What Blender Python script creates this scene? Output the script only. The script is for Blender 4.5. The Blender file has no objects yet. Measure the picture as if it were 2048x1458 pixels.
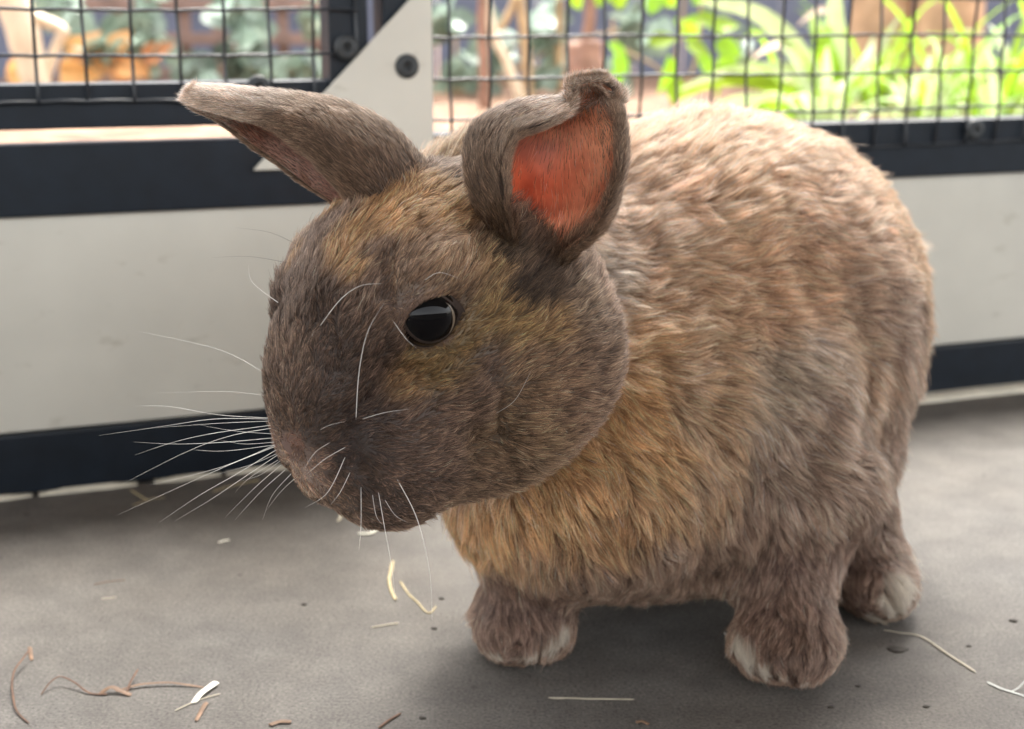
import bpy, bmesh, math, random
import numpy as np
from mathutils import Vector, Matrix, Euler
from mathutils.kdtree import KDTree

random.seed(7); RNG=np.random.default_rng(11)
SC=bpy.context.scene
COL=SC.collection

# ------------------------------------------------------------------ camera
H=0.27; PITCH=math.radians(14.18); FPX=2700.0
CP,SP=math.cos(PITCH),math.sin(PITCH)
cam=bpy.data.cameras.new('camera'); cam_o=bpy.data.objects.new('camera',cam); COL.objects.link(cam_o)
SC.camera=cam_o
cam_o.location=(0,0,H); cam_o.rotation_euler=(math.pi/2-PITCH,0,0)
cam.sensor_width=36; cam.lens=FPX/2048*36; cam.clip_start=.01; cam.clip_end=400
cam.dof.use_dof=True; cam.dof.focus_distance=.462; cam.dof.aperture_fstop=cam.lens/4.2

# ------------------------------------------------------------------ light
SUN_EL=math.radians(62); SUN_AZ=math.radians(18)      # azimuth measured from +Y towards +X (behind the wall)
world=bpy.data.worlds.new('World'); SC.world=world; world.use_nodes=True
wn=world.node_tree; bg=wn.nodes['Background']
sky=wn.nodes.new('ShaderNodeTexSky'); sky.sky_type='NISHITA'; sky.sun_disc=False
sky.sun_elevation=SUN_EL; sky.sun_rotation=SUN_AZ; sky.air_density=1.0; sky.dust_density=4.0; sky.ozone_density=1.0
hs=wn.nodes.new('ShaderNodeHueSaturation'); hs.inputs['Saturation'].default_value=.22      # thin bright overcast
wm=wn.nodes.new('ShaderNodeMix'); wm.data_type='RGBA'; wm.blend_type='MULTIPLY'; wm.inputs[0].default_value=1; wm.inputs[7].default_value=(1,.98,.945,1)
wn.links.new(sky.outputs[0],hs.inputs['Color']); wn.links.new(hs.outputs[0],wm.inputs[6]); wn.links.new(wm.outputs[2],bg.inputs[0]); bg.inputs[1].default_value=.15
sl=bpy.data.lights.new('sun','SUN'); sl.energy=1.5; sl.angle=math.radians(24); sl.color=(1,.95,.87)
sun_o=bpy.data.objects.new('sun',sl); COL.objects.link(sun_o)
sd=Vector((math.sin(SUN_AZ)*math.cos(SUN_EL),math.cos(SUN_AZ)*math.cos(SUN_EL),math.sin(SUN_EL)))
sun_o.rotation_euler=sd.to_track_quat('Z','Y').to_euler()
SC.view_settings.view_transform='Standard'; SC.view_settings.look='None'
SC.view_settings.gamma=1; SC.view_settings.use_curve_mapping=False; SC.view_settings.exposure=2.96
cy=SC.cycles; cy.max_bounces=10; cy.diffuse_bounces=3; cy.glossy_bounces=4; cy.transmission_bounces=8; cy.transparent_max_bounces=16
cy.use_adaptive_sampling=False; cy.use_denoising=True; cy.denoiser='OPENIMAGEDENOISE'; cy.denoising_prefilter='ACCURATE'
SC.cycles_curves.shape='RIBBONS'

# ------------------------------------------------------------------ helpers
def ray(px,py):
    u=(px-1024)/FPX; v=(py-729)/FPX
    return np.array([u, CP-v*SP, -SP-v*CP])
def P(px,py,Y):
    d=ray(px,py); return np.array([0,0,H])+d*(Y/d[1])
def floor_at(px,py,z=0.0):
    d=ray(px,py); return np.array([0,0,H])+d*((z-H)/d[2])
def nrm(v): v=np.asarray(v,float); return v/np.linalg.norm(v)

def put(o,parent=None,**kw):
    COL.objects.link(o)
    if parent is not None: o.parent=parent
    for k,v in kw.items(): o[k]=v
    return o
def empty(name,loc=(0,0,0),rz=0,**kw):
    o=bpy.data.objects.new(name,None); o.location=loc; o.rotation_euler=(0,0,rz); o.empty_display_size=.02
    return put(o,None,**kw)
def from_np(name,V,F,mat=None,smooth=False):
    m=bpy.data.meshes.new(name); m.from_pydata(np.asarray(V,float).tolist(),[],[list(map(int,f)) for f in F]); m.update()
    if smooth: m.polygons.foreach_set('use_smooth',[True]*len(m.polygons))
    if mat: m.materials.append(mat)
    return m
def mesh_obj(name,m,parent=None,**kw): return put(bpy.data.objects.new(name,m),parent,**kw)
def bm_mesh(name,bm,mat,smooth=False):
    m=bpy.data.meshes.new(name); bmesh.ops.recalc_face_normals(bm,faces=bm.faces[:]); bm.to_mesh(m); bm.free()
    if smooth: m.polygons.foreach_set('use_smooth',[True]*len(m.polygons))
    m.materials.append(mat); return m
def box_mesh(name,lo,hi,mat,bev=.0012):
    bm=bmesh.new(); bmesh.ops.create_cube(bm,size=1)
    lo=Vector(lo); hi=Vector(hi)
    for v in bm.verts: v.co=Vector([lo[i]+(v.co[i]+.5)*(hi[i]-lo[i]) for i in range(3)])
    if bev: bmesh.ops.bevel(bm,geom=bm.edges[:],offset=bev,segments=2,affect='EDGES',profile=.5)
    return bm_mesh(name,bm,mat,False)
def tube_np(pts,rad,nseg=8,close=True):
    pts=np.asarray(pts,float); n=len(pts); rad=np.broadcast_to(rad,(n,))
    T=np.gradient(pts,axis=0); T/=np.maximum(np.linalg.norm(T,axis=1,keepdims=True),1e-9)
    up=np.array([0,0,1.]) if abs(T[0,2])<.9 else np.array([1.,0,0])
    u=nrm(np.cross(T[0],up)); V=[]
    for i in range(n):
        u=u-T[i]*(u@T[i]); u=nrm(u); w=np.cross(T[i],u)
        for k in range(nseg):
            a=2*math.pi*k/nseg; V.append(pts[i]+rad[i]*(math.cos(a)*u+math.sin(a)*w))
    F=[]
    for i in range(n-1):
        for k in range(nseg):
            F.append((i*nseg+k,i*nseg+(k+1)%nseg,(i+1)*nseg+(k+1)%nseg,(i+1)*nseg+k))
    if close: F.append(tuple(range(nseg))[::-1]); F.append(tuple((n-1)*nseg+k for k in range(nseg)))
    return np.array(V),F
def catmull(pts,n):
    Pt=np.asarray(pts,float); m=len(Pt); u=np.linspace(0,m-1,n); i=np.minimum(u.astype(int),m-2); t=(u-i)[:,None]
    p0=Pt[np.maximum(i-1,0)];p1=Pt[i];p2=Pt[i+1];p3=Pt[np.minimum(i+2,m-1)]
    return .5*((2*p1)+(-p0+p2)*t+(2*p0-5*p1+4*p2-p3)*t*t+(-p0+3*p1-3*p2+p3)*t**3)
def merge(parts):
    Vs=[];Fs=[];o=0
    for V,F in parts:
        Vs.append(V); Fs+= [tuple(i+o for i in f) for f in F]; o+=len(V)
    return np.concatenate(Vs),Fs

def hash3(i,j,k,s):
    h=(i.astype(np.int64)*374761393+j.astype(np.int64)*668265263+k.astype(np.int64)*2147483647+s*974711)&0xffffffff
    h=((h^(h>>13))*1274126177)&0xffffffff
    return ((h^(h>>16))&0xffff)/32767.5-1
def vnoise(p,scale,seed):
    q=p/scale; i=np.floor(q).astype(np.int64); f=q-i; f=f*f*(3-2*f); r=0
    for a in (0,1):
        for b in (0,1):
            for c in (0,1):
                w=(f[:,0] if a else 1-f[:,0])*(f[:,1] if b else 1-f[:,1])*(f[:,2] if c else 1-f[:,2])
                r=r+w*hash3(i[:,0]+a,i[:,1]+b,i[:,2]+c,seed)
    return r
def vnoise3(p,scale,seed): return np.stack([vnoise(p,scale,seed+7*k) for k in range(3)],1)

# ------------------------------------------------------------------ materials
def mat(name,col,rough=.6,noise=None,bump=None,**kw):
    """noise=(scale,amount[,detail]) mottles the colour; bump=(scale,strength,distance)"""
    m=bpy.data.materials.new(name); m.use_nodes=True; nt=m.node_tree; b=nt.nodes['Principled BSDF']
    b.inputs['Base Color'].default_value=(*col,1); b.inputs['Roughness'].default_value=rough
    for k,v in kw.items(): b.inputs[k.replace('_',' ')].default_value=v
    tc=nt.nodes.new('ShaderNodeTexCoord')
    if noise:
        n=nt.nodes.new('ShaderNodeTexNoise'); n.inputs['Scale'].default_value=noise[0]; n.inputs['Detail'].default_value=6
        nt.links.new(tc.outputs['Object'],n.inputs['Vector'])
        r=nt.nodes.new('ShaderNodeMapRange'); r.inputs['From Min'].default_value=.3; r.inputs['From Max'].default_value=.7
        r.inputs['To Min'].default_value=1-noise[1]; r.inputs['To Max'].default_value=1+noise[1]
        nt.links.new(n.outputs['Fac'],r.inputs['Value'])
        mx=nt.nodes.new('ShaderNodeVectorMath'); mx.operation='SCALE'; mx.inputs[0].default_value=col
        nt.links.new(r.outputs[0],mx.inputs['Scale']); nt.links.new(mx.outputs[0],b.inputs['Base Color'])
    if bump:
        n=nt.nodes.new('ShaderNodeTexNoise'); n.inputs['Scale'].default_value=bump[0]; n.inputs['Detail'].default_value=5
        nt.links.new(tc.outputs['Object'],n.inputs['Vector'])
        bp=nt.nodes.new('ShaderNodeBump'); bp.inputs['Strength'].default_value=bump[1]; bp.inputs['Distance'].default_value=bump[2]
        nt.links.new(n.outputs['Fac'],bp.inputs['Height']); nt.links.new(bp.outputs[0],b.inputs['Normal'])
    return m
# ------------------------------------------------------------------ floor
def floor_material():
    m=bpy.data.materials.new('concrete_floor'); m.use_nodes=True; nt=m.node_tree; b=nt.nodes['Principled BSDF']; L=nt.links.new
    tc=nt.nodes.new('ShaderNodeTexCoord')
    def noise(s,d=6,r=.55):
        n=nt.nodes.new('ShaderNodeTexNoise'); n.inputs['Scale'].default_value=s; n.inputs['Detail'].default_value=d; n.inputs['Roughness'].default_value=r
        L(tc.outputs['Object'],n.inputs['Vector']); return n
    big=noise(5); mid=noise(38,8,.65); fine=noise(700,4,.7)
    r=nt.nodes.new('ShaderNodeValToRGB'); L(big.outputs['Fac'],r.inputs[0])
    r.color_ramp.elements[0].position=.3; r.color_ramp.elements[0].color=(.107,.095,.082,1)
    r.color_ramp.elements[1].position=.7; r.color_ramp.elements[1].color=(.126,.121,.115,1)
    r2=nt.nodes.new('ShaderNodeValToRGB'); L(mid.outputs['Fac'],r2.inputs[0])
    r2.color_ramp.elements[0].position=.3; r2.color_ramp.elements[0].color=(.72,.71,.70,1)
    r2.color_ramp.elements[1].position=.72; r2.color_ramp.elements[1].color=(1.2,1.19,1.17,1)
    mx=nt.nodes.new('ShaderNodeMix'); mx.data_type='RGBA'; mx.blend_type='MULTIPLY'; mx.inputs[0].default_value=1
    L(r.outputs[0],mx.inputs[6]); L(r2.outputs[0],mx.inputs[7])
    r3=nt.nodes.new('ShaderNodeValToRGB'); L(fine.outputs['Fac'],r3.inputs[0])
    e=r3.color_ramp.elements; e[0].position=.35; e[0].color=(.50,.49,.48,1); e[1].position=.48; e[1].color=(1,1,1,1)
    x=e.new(.53); x.color=(1,1,1,1); x=e.new(.66); x.color=(1.5,1.48,1.45,1)
    mx2=nt.nodes.new('ShaderNodeMix'); mx2.data_type='RGBA'; mx2.blend_type='MULTIPLY'; mx2.inputs[0].default_value=1
    L(mx.outputs[2],mx2.inputs[6]); L(r3.outputs[0],mx2.inputs[7]); 
    # dark pits
    v=nt.nodes.new('ShaderNodeTexVoronoi'); v.inputs['Scale'].default_value=55; L(tc.outputs['Object'],v.inputs['Vector'])
    pr=nt.nodes.new('ShaderNodeValToRGB'); L(v.outputs['Distance'],pr.inputs[0])
    pr.color_ramp.elements[0].position=.05; pr.color_ramp.elements[0].color=(.35,.33,.31,1); pr.color_ramp.elements[1].position=.11; pr.color_ramp.elements[1].color=(1,1,1,1)
    mx3=nt.nodes.new('ShaderNodeMix'); mx3.data_type='RGBA'; mx3.blend_type='MULTIPLY'
    sel=noise(9,2); rr=nt.nodes.new('ShaderNodeMapRange'); rr.inputs['From Min'].default_value=.52; rr.inputs['From Max'].default_value=.6
    L(sel.outputs['Fac'],rr.inputs['Value']); L(rr.outputs[0],mx3.inputs[0]); L(mx2.outputs[2],mx3.inputs[6]); L(pr.outputs[0],mx3.inputs[7])
    L(mx3.outputs[2],b.inputs['Base Color'])
    b.inputs['Roughness'].default_value=.62; b.inputs['Specular IOR Level'].default_value=.35
    bp=nt.nodes.new('ShaderNodeBump'); bp.inputs['Strength'].default_value=.5; bp.inputs['Distance'].default_value=.0006
    ad=nt.nodes.new('ShaderNodeMath'); ad.operation='ADD'; L(fine.outputs['Fac'],ad.inputs[0]); L(mid.outputs['Fac'],ad.inputs[1])
    L(ad.outputs[0],bp.inputs['Height']); L(bp.outputs[0],b.inputs['Normal'])
    return m
TH=math.radians(20.03); WA=np.array([math.cos(TH),math.sin(TH),0]); WN=np.array([-math.sin(TH),math.cos(TH),0])
W0=floor_at(0,1000)
def wl(s,d,z): return W0+WA*s+WN*d+np.array([0,0,z])
V=[wl(-3,.03,0),wl(-3,-3.2,0),wl(3.5,-3.2,0),wl(3.5,.03,0)]
mesh_obj('floor',from_np('floor',V,[(0,1,2,3)],floor_material()),kind='structure')

rm=mat('roof_sheet',(.45,.44,.41),.8,noise=(3,.1))
Vr=[wl(*c) for c in ((-3,.19,1.1),(-3,-1.7,1.25),(3.5,-1.7,1.25),(3.5,.19,1.1),(-3,.19,1.13),(-3,-1.7,1.28),(3.5,-1.7,1.28),(3.5,.19,1.13))]
mesh_obj('roof',from_np('roof',Vr,[(0,1,2,3),(7,6,5,4),(0,4,5,1),(1,5,6,2),(2,6,7,3),(3,7,4,0)],rm),kind='structure')
# unseen low wall, added on the camera side to cut light under the belly
Vb=[wl(s_,d_,z_) for s_ in (-3,3.5) for d_ in (-1.62,-1.66) for z_ in (.001,.45)]
mesh_obj('wall',from_np('wall',Vb,[(0,1,5,4),(2,6,7,3),(1,3,7,5),(0,2,3,1),(4,5,7,6),(0,4,6,2)],rm),kind='structure')
# ------------------------------------------------------------------ enclosure wall
dark=mat('dark_painted_metal',(.0075,.0125,.020),.45,noise=(60,.25),bump=(180,.15,.0004),Specular_IOR_Level=.32)
cream=mat('cream_panel',(.60,.58,.51),.5,noise=(16,.06),bump=(25,.08,.0005))
nt=cream.node_tree; L=nt.links.new; b=nt.nodes['Principled BSDF']; src=b.inputs['Base Color'].links[0].from_socket
tc=nt.nodes.new('ShaderNodeTexCoord'); mp=nt.nodes.new('ShaderNodeMapping'); mp.inputs['Scale'].default_value=(30,30,75); mp.inputs['Rotation'].default_value=(0,.35,0); L(tc.outputs['Object'],mp.inputs[0])
n=nt.nodes.new('ShaderNodeTexNoise'); n.inputs['Scale'].default_value=1; n.inputs['Detail'].default_value=7; n.inputs['Roughness'].default_value=.65; L(mp.outputs[0],n.inputs['Vector'])
r=nt.nodes.new('ShaderNodeValToRGB'); L(n.outputs['Fac'],r.inputs[0]); r.color_ramp.elements[0].position=.60; r.color_ramp.elements[0].color=(1,1,1,1); r.color_ramp.elements[1].position=.74; r.color_ramp.elements[1].color=(.74,.72,.68,1)
mx=nt.nodes.new('ShaderNodeMix'); mx.data_type='RGBA'; mx.blend_type='MULTIPLY'; mx.inputs[0].default_value=1; L(src,mx.inputs[6]); L(r.outputs[0],mx.inputs[7]); L(mx.outputs[2],b.inputs['Base Color'])
wirem=mat('black_coated_wire',(.012,.016,.022),.28,bump=(90,.2,.0006))
rubber=mat('dark_washer',(.03,.035,.038),.55,noise=(300,.2))
hole=mat('socket_shadow',(.004,.004,.005),.6)
grout=mat('pale_sealant',(.62,.58,.47),.6,noise=(60,.15),bump=(120,.4,.001))
RZ=TH
wall=empty('panel_wall',W0,RZ,label='low cream panel wall with dark metal rails behind the rabbit',category='wall')
SL,SR=-1.2,2.2
mesh_obj('top_rail',box_mesh('top_rail',(SL,0,.1645),(SR,.026,.204),dark),wall)
mesh_obj('bottom_rail',box_mesh('bottom_rail',(SL,0,.0022),(SR,.026,.038),dark),wall)
mesh_obj('panel',box_mesh('panel',(SL,.005,.0385),(SR,.021,.164),cream,.0005),wall)
# pale bead along the foot: whole on the right, crumbled to pieces on the left
def bead(name,s0,s1,h,wd,seed):
    n=max(3,int((s1-s0)/.012)); r=random.Random(seed); Vv=[];F=[]
    for i in range(n+1):
        s=s0+(s1-s0)*i/n; j=r.uniform(-.0006,.0006); e=.35 if i in (0,n) else 1
        for (d,z) in ((.004,-.001),(-wd*e+j,-.001),(-wd*.8*e+j,h*.75*e),(-wd*.35,h*e+j*.5),(.004,h*e)): Vv.append((s,d,z))
    for i in range(n):
        for k in range(4): F.append((i*5+k,i*5+k+1,(i+1)*5+k+1,(i+1)*5+k))
    F+= [(0,1,2,3,4),tuple(n*5+k for k in (4,3,2,1,0))]
    return mesh_obj(name,from_np(name,Vv,F,grout,False),wall)
bead('sealant_bead',.42,SR,.0042,.0125,1)
for a,b in ((-.30,-.16),(-.15,-.03),(-.022,.018),(.0215,.078),(.088,.128),(.131,.19),(.2,.30)):
    bead('sealant_piece',a,b,.0032,.0022,int(a*1000))

def washer(parent,s,z,y,R=.0072):
    bm=bmesh.new()
    prof=[(.0012,.0012),(.0026,.0024),(.0028,.0030),(.0042,.0030),(.0064,.0024),(R,.0012),(R,0)]
    rings=[]
    for r,h in prof:
        rings.append([bm.verts.new((s+r*math.cos(2*math.pi*k/28),y-h,z+r*math.sin(2*math.pi*k/28))) for k in range(28)])
    for a,b in zip(rings,rings[1:]):
        for k in range(28): bm.faces.new((a[k],a[(k+1)%28],b[(k+1)%28],b[k]))
    o=mesh_obj('washer',bm_mesh('washer',bm,rubber,True),parent)
    bm=bmesh.new(); vs=[bm.verts.new((s+.00125*math.cos(2*math.pi*k/6),y-.0011,z+.00125*math.sin(2*math.pi*k/6))) for k in range(6)]
    bm.faces.new(vs); mesh_obj('socket',bm_mesh('socket',bm,hole),o)
    return o

WR=.00102
def vwire_mesh(L,sgn,pitch,z0c):
    n=int(L/pitch*8)+2; z=np.linspace(0,L,n)
    y=sgn*.0009*np.cos(math.pi*(z-z0c)/pitch); x=.0004*np.sin(z*37+sgn)
    return tube_np(np.stack([x,y,z],1),WR,7)
def screen(parent,S,z0,ztop,zs,s_lo,s_hi,y):
    pitch=zs[1]-zs[0]
    ms=[]
    for sgn in (1,-1):
        Vw,Fw=vwire_mesh(ztop-z0,sgn,pitch,zs[0]-z0); ms.append(from_np('wire',Vw,Fw,wirem,True))
    for i,s in enumerate(S):
        o=mesh_obj('wire',ms[i%2],parent); o.location=(s,y,z0)
    sp=S[1]-S[0]
    for j,z in enumerate(zs):
        n=int((s_hi-s_lo)/sp*8)+2; x=np.linspace(s_lo,s_hi,n)
        ph=math.pi*(x-S[0])/sp; yy=-(1 if j%2==0 else -1)*.0009*np.cos(ph)
        # slight droop towards each crossing, as woven wire has
        zz=.0005*np.sin(x*29+j)-.0005*np.abs(np.cos(ph/1))**4
        Vw,Fw=tube_np(np.stack([x,yy,zz],1),WR,7); o=mesh_obj('wire',from_np('wire',Vw,Fw,wirem,True),parent); o.location=(0,y,z)

ZT=.62
door=empty('mesh_door',W0,RZ,label='black framed wire mesh door left of the cream triangle plate',category='door')
mesh_obj('bottom_bar',box_mesh('bottom_bar',(SL,.001,.2126),(.204,.025,.2375),dark),door)
mesh_obj('stile',box_mesh('stile',(.2042,.001,.2126),(.228,.025,ZT),dark),door)
screen(door,[.0145+.02565*k for k in range(-14,9)],.2268,ZT,[.2277+.0250*k for k in range(16)],-.36,.2215,-.0024)
for s,z in ((.2135,.2562),(.1609,.2339)): washer(door,s,z,-.0036)
fix=empty('mesh_screen',W0,RZ,label='black framed wire mesh screen right of the cream triangle plate',category='screen')
mesh_obj('post',box_mesh('post',(.2372,.001,.2052),(.2635,.025,ZT),dark),fix)
screen(fix,[.2775+.02555*k for k in range(0,75)],.1868,ZT,[.1878+.0248*k for k in range(18)],.2650,2.18,-.0024)
washer(fix,.6665,.1971,-.0036)
washer(fix,.93,.1971,-.0036)
# triangular gusset plate
bm=bmesh.new(); tri=[(.1552,.1866),(.2656,.1866),(.2656,.2975)]
f=[bm.verts.new((s,-.0062,z)) for s,z in tri]; g=[bm.verts.new((s,-.0034,z)) for s,z in tri]
bm.faces.new(f); bm.faces.new(g[::-1])
for k in range(3): bm.faces.new((f[k],g[k],g[(k+1)%3],f[(k+1)%3]))
bmesh.ops.bevel(bm,geom=bm.edges[:],offset=.0006,segments=2,affect='EDGES')
gus=empty('corner_plate',W0,RZ,label='cream triangular corner plate with a dark washer, behind the far ear',category='plate')
mesh_obj('plate',bm_mesh('plate',bm,cream),gus)
washer(gus,.2493,.2452,-.0063)
for s,z in ((.258,.285),(.1775,.1935)): pass
# ------------------------------------------------------------------ garden beyond the mesh
GZ=.14
def leaf_mat(name,col,tr=.45,rough=.45,var=.25):
    m=bpy.data.materials.new(name); m.use_nodes=True; nt=m.node_tree; L=nt.links.new
    b=nt.nodes['Principled BSDF']; out=nt.nodes['Material Output']
    oi=nt.nodes.new('ShaderNodeObjectInfo'); tc=nt.nodes.new('ShaderNodeTexCoord')
    n=nt.nodes.new('ShaderNodeTexNoise'); n.inputs['Scale'].default_value=45; L(tc.outputs['Object'],n.inputs['Vector'])
    hs=nt.nodes.new('ShaderNodeHueSaturation'); hs.inputs['Color'].default_value=(*col,1)
    r=nt.nodes.new('ShaderNodeMapRange'); r.inputs['To Min'].default_value=1-var; r.inputs['To Max'].default_value=1+var; L(oi.outputs['Random'],r.inputs['Value'])
    mu=nt.nodes.new('ShaderNodeMath'); mu.operation='MULTIPLY'; L(r.outputs[0],mu.inputs[0])
    r2=nt.nodes.new('ShaderNodeMapRange'); r2.inputs['To Min'].default_value=.7; r2.inputs['To Max'].default_value=1.3; L(n.outputs['Fac'],r2.inputs['Value']); L(r2.outputs[0],mu.inputs[1])
    L(mu.outputs[0],hs.inputs['Value'])
    r3=nt.nodes.new('ShaderNodeMapRange'); r3.inputs['To Min'].default_value=.485; r3.inputs['To Max'].default_value=.515; L(oi.outputs['Random'],r3.inputs['Value']); L(r3.outputs[0],hs.inputs['Hue'])
    L(hs.outputs[0],b.inputs['Base Color']); b.inputs['Roughness'].default_value=rough
    t=nt.nodes.new('ShaderNodeBsdfTranslucent'); L(hs.outputs[0],t.inputs['Color'])
    mx=nt.nodes.new('ShaderNodeMixShader'); mx.inputs[0].default_value=tr; L(b.outputs[0],mx.inputs[1]); L(t.outputs[0],mx.inputs[2]); L(mx.outputs[0],out.inputs['Surface'])
    return m
lime=leaf_mat('lime_strap_leaf',(.30,.50,.035),.5)
limeb=leaf_mat('lime_broad_leaf',(.27,.48,.03),.5)
pale=leaf_mat('pale_blade',(.45,.55,.28),.4)
ivy=leaf_mat('ivy_leaf',(.22,.29,.23),.25,.3,.5)
dry=leaf_mat('dry_leaf',(.64,.33,.13),.35,.6,.3)
straw=mat('dry_stem',(.42,.30,.17),.7,noise=(40,.3))
redst=mat('red_stem',(.27,.15,.105),.6,noise=(40,.35))
palew=mat('pale_branch',(.62,.52,.38),.6,noise=(30,.2),bump=(60,.4,.004))
bark=mat('tan_bark',(.42,.27,.16),.8,noise=(18,.35),bump=(30,.8,.01))
trw=mat('trellis_wood',(.23,.145,.115),.7,noise=(30,.3),bump=(60,.4,.002))
fencem=mat('slate_blue_boards',(.115,.13,.185),.6,noise=(8,.2),bump=(40,.3,.002))
gm=bpy.data.materials.new('woodchip_ground'); gm.use_nodes=True
nt=gm.node_tree; L=nt.links.new; b=nt.nodes['Principled BSDF']; tc=nt.nodes.new('ShaderNodeTexCoord')
v=nt.nodes.new('ShaderNodeTexVoronoi'); v.inputs['Scale'].default_value=28; L(tc.outputs['Object'],v.inputs['Vector'])
r=nt.nodes.new('ShaderNodeValToRGB'); sep=nt.nodes.new('ShaderNodeSeparateColor'); L(v.outputs['Color'],sep.inputs[0]); L(sep.outputs[0],r.inputs[0])
r.color_ramp.elements[0].color=(.085,.038,.020,1); r.color_ramp.elements[1].color=(.24,.14,.082,1)
L(r.outputs[0],b.inputs['Base Color']); b.inputs['Roughness'].default_value=.85
bp=nt.nodes.new('ShaderNodeBump'); bp.inputs['Strength'].default_value=.7; bp.inputs['Distance'].default_value=.012; L(v.outputs['Distance'],bp.inputs['Height']); L(bp.outputs[0],b.inputs['Normal'])
# uneven woodchip ground, near part finely divided, then out to the horizon
ss=np.concatenate([[-160,-30,-6],np.linspace(-2.5,3.5,60),[7,30,160]]); dd=np.concatenate([[.032],np.linspace(.08,4.5,44),[9,40,160]])
Vg=[];Fg=[]
pts=np.array([[s,d,0] for s in ss for d in dd]); nz=vnoise(pts,.22,5)*.010+vnoise(pts,.07,6)*.005
nz*=np.clip((pts[:,1]-.03)/.3,0,1)
for i,(s,d,_) in enumerate(pts): Vg.append(wl(s,d,GZ+nz[i]))
nd=len(dd)
for i in range(len(ss)-1):
    for j in range(nd-1): Fg.append((i*nd+j,(i+1)*nd+j,(i+1)*nd+j+1,i*nd+j+1))
k=len(Vg)
for i,s in enumerate(ss): Vg.append(wl(s,.032,-.02))
for i in range(len(ss)-1): Fg.append((k+i,k+i+1,(i+1)*nd,i*nd))
mesh_obj('ground',from_np('ground',Vg,Fg,gm,True),kind='structure')

# slate-blue board fence at the back
fy=3.35; fen=empty('board_fence',(0,fy,GZ-.03),math.radians(6),label='slate blue timber board fence at the back of the garden',category='fence')
bmx=box_mesh('board',(-.058,-.009,0),(.058,.009,1.5),fencem,.003)
for i in range(-34,60):
    o=mesh_obj('board',bmx,fen); o.location=(i*.12,random.uniform(-.003,.003),0)
for z in (.25,1.1): mesh_obj('fence_rail',box_mesh('fence_rail',(-4.1,.011,z),(7.2,.05,z+.09),fencem),fen)

# trellis of red-brown slats
ty=2.75; k=ty/FPX
p0=P(500,80,ty)
tre=empty('garden_trellis',p0*np.array([1,1,0])+np.array([0,0,GZ-.02]),math.radians(8),label='red brown square wooden trellis behind the mesh door',category='trellis')
vs_=box_mesh('slat',(-.0115,-.006,0),(.0115,.006,.75),trw,.001)
for i in range(-5,3):
    o=mesh_obj('slat',vs_,tre); o.location=((-84+62*i+184)*k*1.0-.10,0,0)
hs_=box_mesh('cross_slat',(-.31,-.0185,-.0115),(.20,-.0065,.0115),trw,.001)
for j in range(0,11):
    o=mesh_obj('cross_slat',hs_,tre); o.location=(0,0,.055+.0655*j)

# leaves --------------------------------------------------------------
def leaf_mesh(name,L_,W_,m,fold=.25,curl=.3,n=7,shape=1.0,seed=0):
    r=random.Random(seed); Vv=[];F=[]
    for i in range(n):
        t=i/(n-1); w=W_*.5*(math.sin(math.pi*min(1,t**.75))**shape+.02)
        z=-curl*L_*t*t; x=L_*t
        for s in (-1,-.5,0,.5,1): Vv.append((x,s*w,z+abs(s)*fold*w+r.uniform(-.02,.02)*W_))
    for i in range(n-1):
        for q in range(4): F.append((i*5+q,(i+1)*5+q,(i+1)*5+q+1,i*5+q+1))
    return from_np(name,Vv,F,m,True)
def blade_mesh(name,L_,W_,bend,lean,m,twist=.4,n=14):
    Vv=[];F=[]; x=z=0; a=lean
    for i in range(n):
        t=i/(n-1); w=W_*.5*(1-t**3)*(.75+.5*min(1,t*3))+.0004
        tw=twist*t
        for s in (-1,0,1):
            Vv.append((x-abs(s)*.0*w, s*w*math.cos(tw), z+(abs(s)*.28*w)+s*w*math.sin(tw)*.5))
        x+=math.cos(a)*L_/(n-1); z+=math.sin(a)*L_/(n-1); a-=bend/(n-1)*(.4+1.6*t)
    for i in range(n-1):
        for q in (0,1): F.append((i*3+q,(i+1)*3+q,(i+1)*3+q+1,i*3+q+1))
    return from_np(name,Vv,F,m,True)
blades=[blade_mesh('blade',.15+.026*i,.011+.003*(i%3),1.0+.35*(i%4),math.radians(62+6*(i%5)),lime,.3+.15*(i%3)) for i in range(9)]
pblades=[blade_mesh('blade',.22,.017,.7,math.radians(72),pale,.2),blade_mesh('blade',.19,.02,1.6,math.radians(60),pale,.5)]
def strap_plant(loc,nb,label,seed,sc=1,ps=.48):
    r=random.Random(seed); root=empty('strap_leaf_plant',loc,0,label=label,category='plant',group='lime strap-leaved plants behind the mesh')
    for i in range(nb):
        mm=r.choice(pblades) if r.random()<ps else r.choice(blades)
        o=mesh_obj('blade',mm,root); rad=r.uniform(0,.035); a=r.uniform(0,6.283)
        o.location=(rad*math.cos(a),rad*math.sin(a),0); o.rotation_euler=(r.uniform(-.15,.15),r.uniform(-.2,.2),a+r.uniform(-.4,.4)); s=sc*r.uniform(.7,1.15); o.scale=(s,s,s)
    return root
spots=[(1600,2.05,12,.6,'low lime tuft at the left end of the row, just above the rabbit\'s back'),
 (1660,1.78,26,.85,'lime strap leaf tuft with an upright pale blade, left of the tan trunks'),
 (1760,2.0,26,.8,'dense lime strap leaf tuft in front of the thick tan trunk'),
 (1835,1.72,24,.75,'low dense lime tuft behind the rail, between the two tan trunks'),
 (1905,1.95,28,.85,'lime strap leaf tuft above the dark washer on the rail'),
 (1990,1.75,26,.9,'lime strap leaf tuft left of the frame\'s right edge, close behind the mesh'),
 (2075,1.95,24,1.0,'lime strap leaf tuft cut by the right edge of the photo'),
 (1720,2.25,22,1.0,'taller lime strap leaf tuft at the back, at the foot of the tan trunks')]
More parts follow.
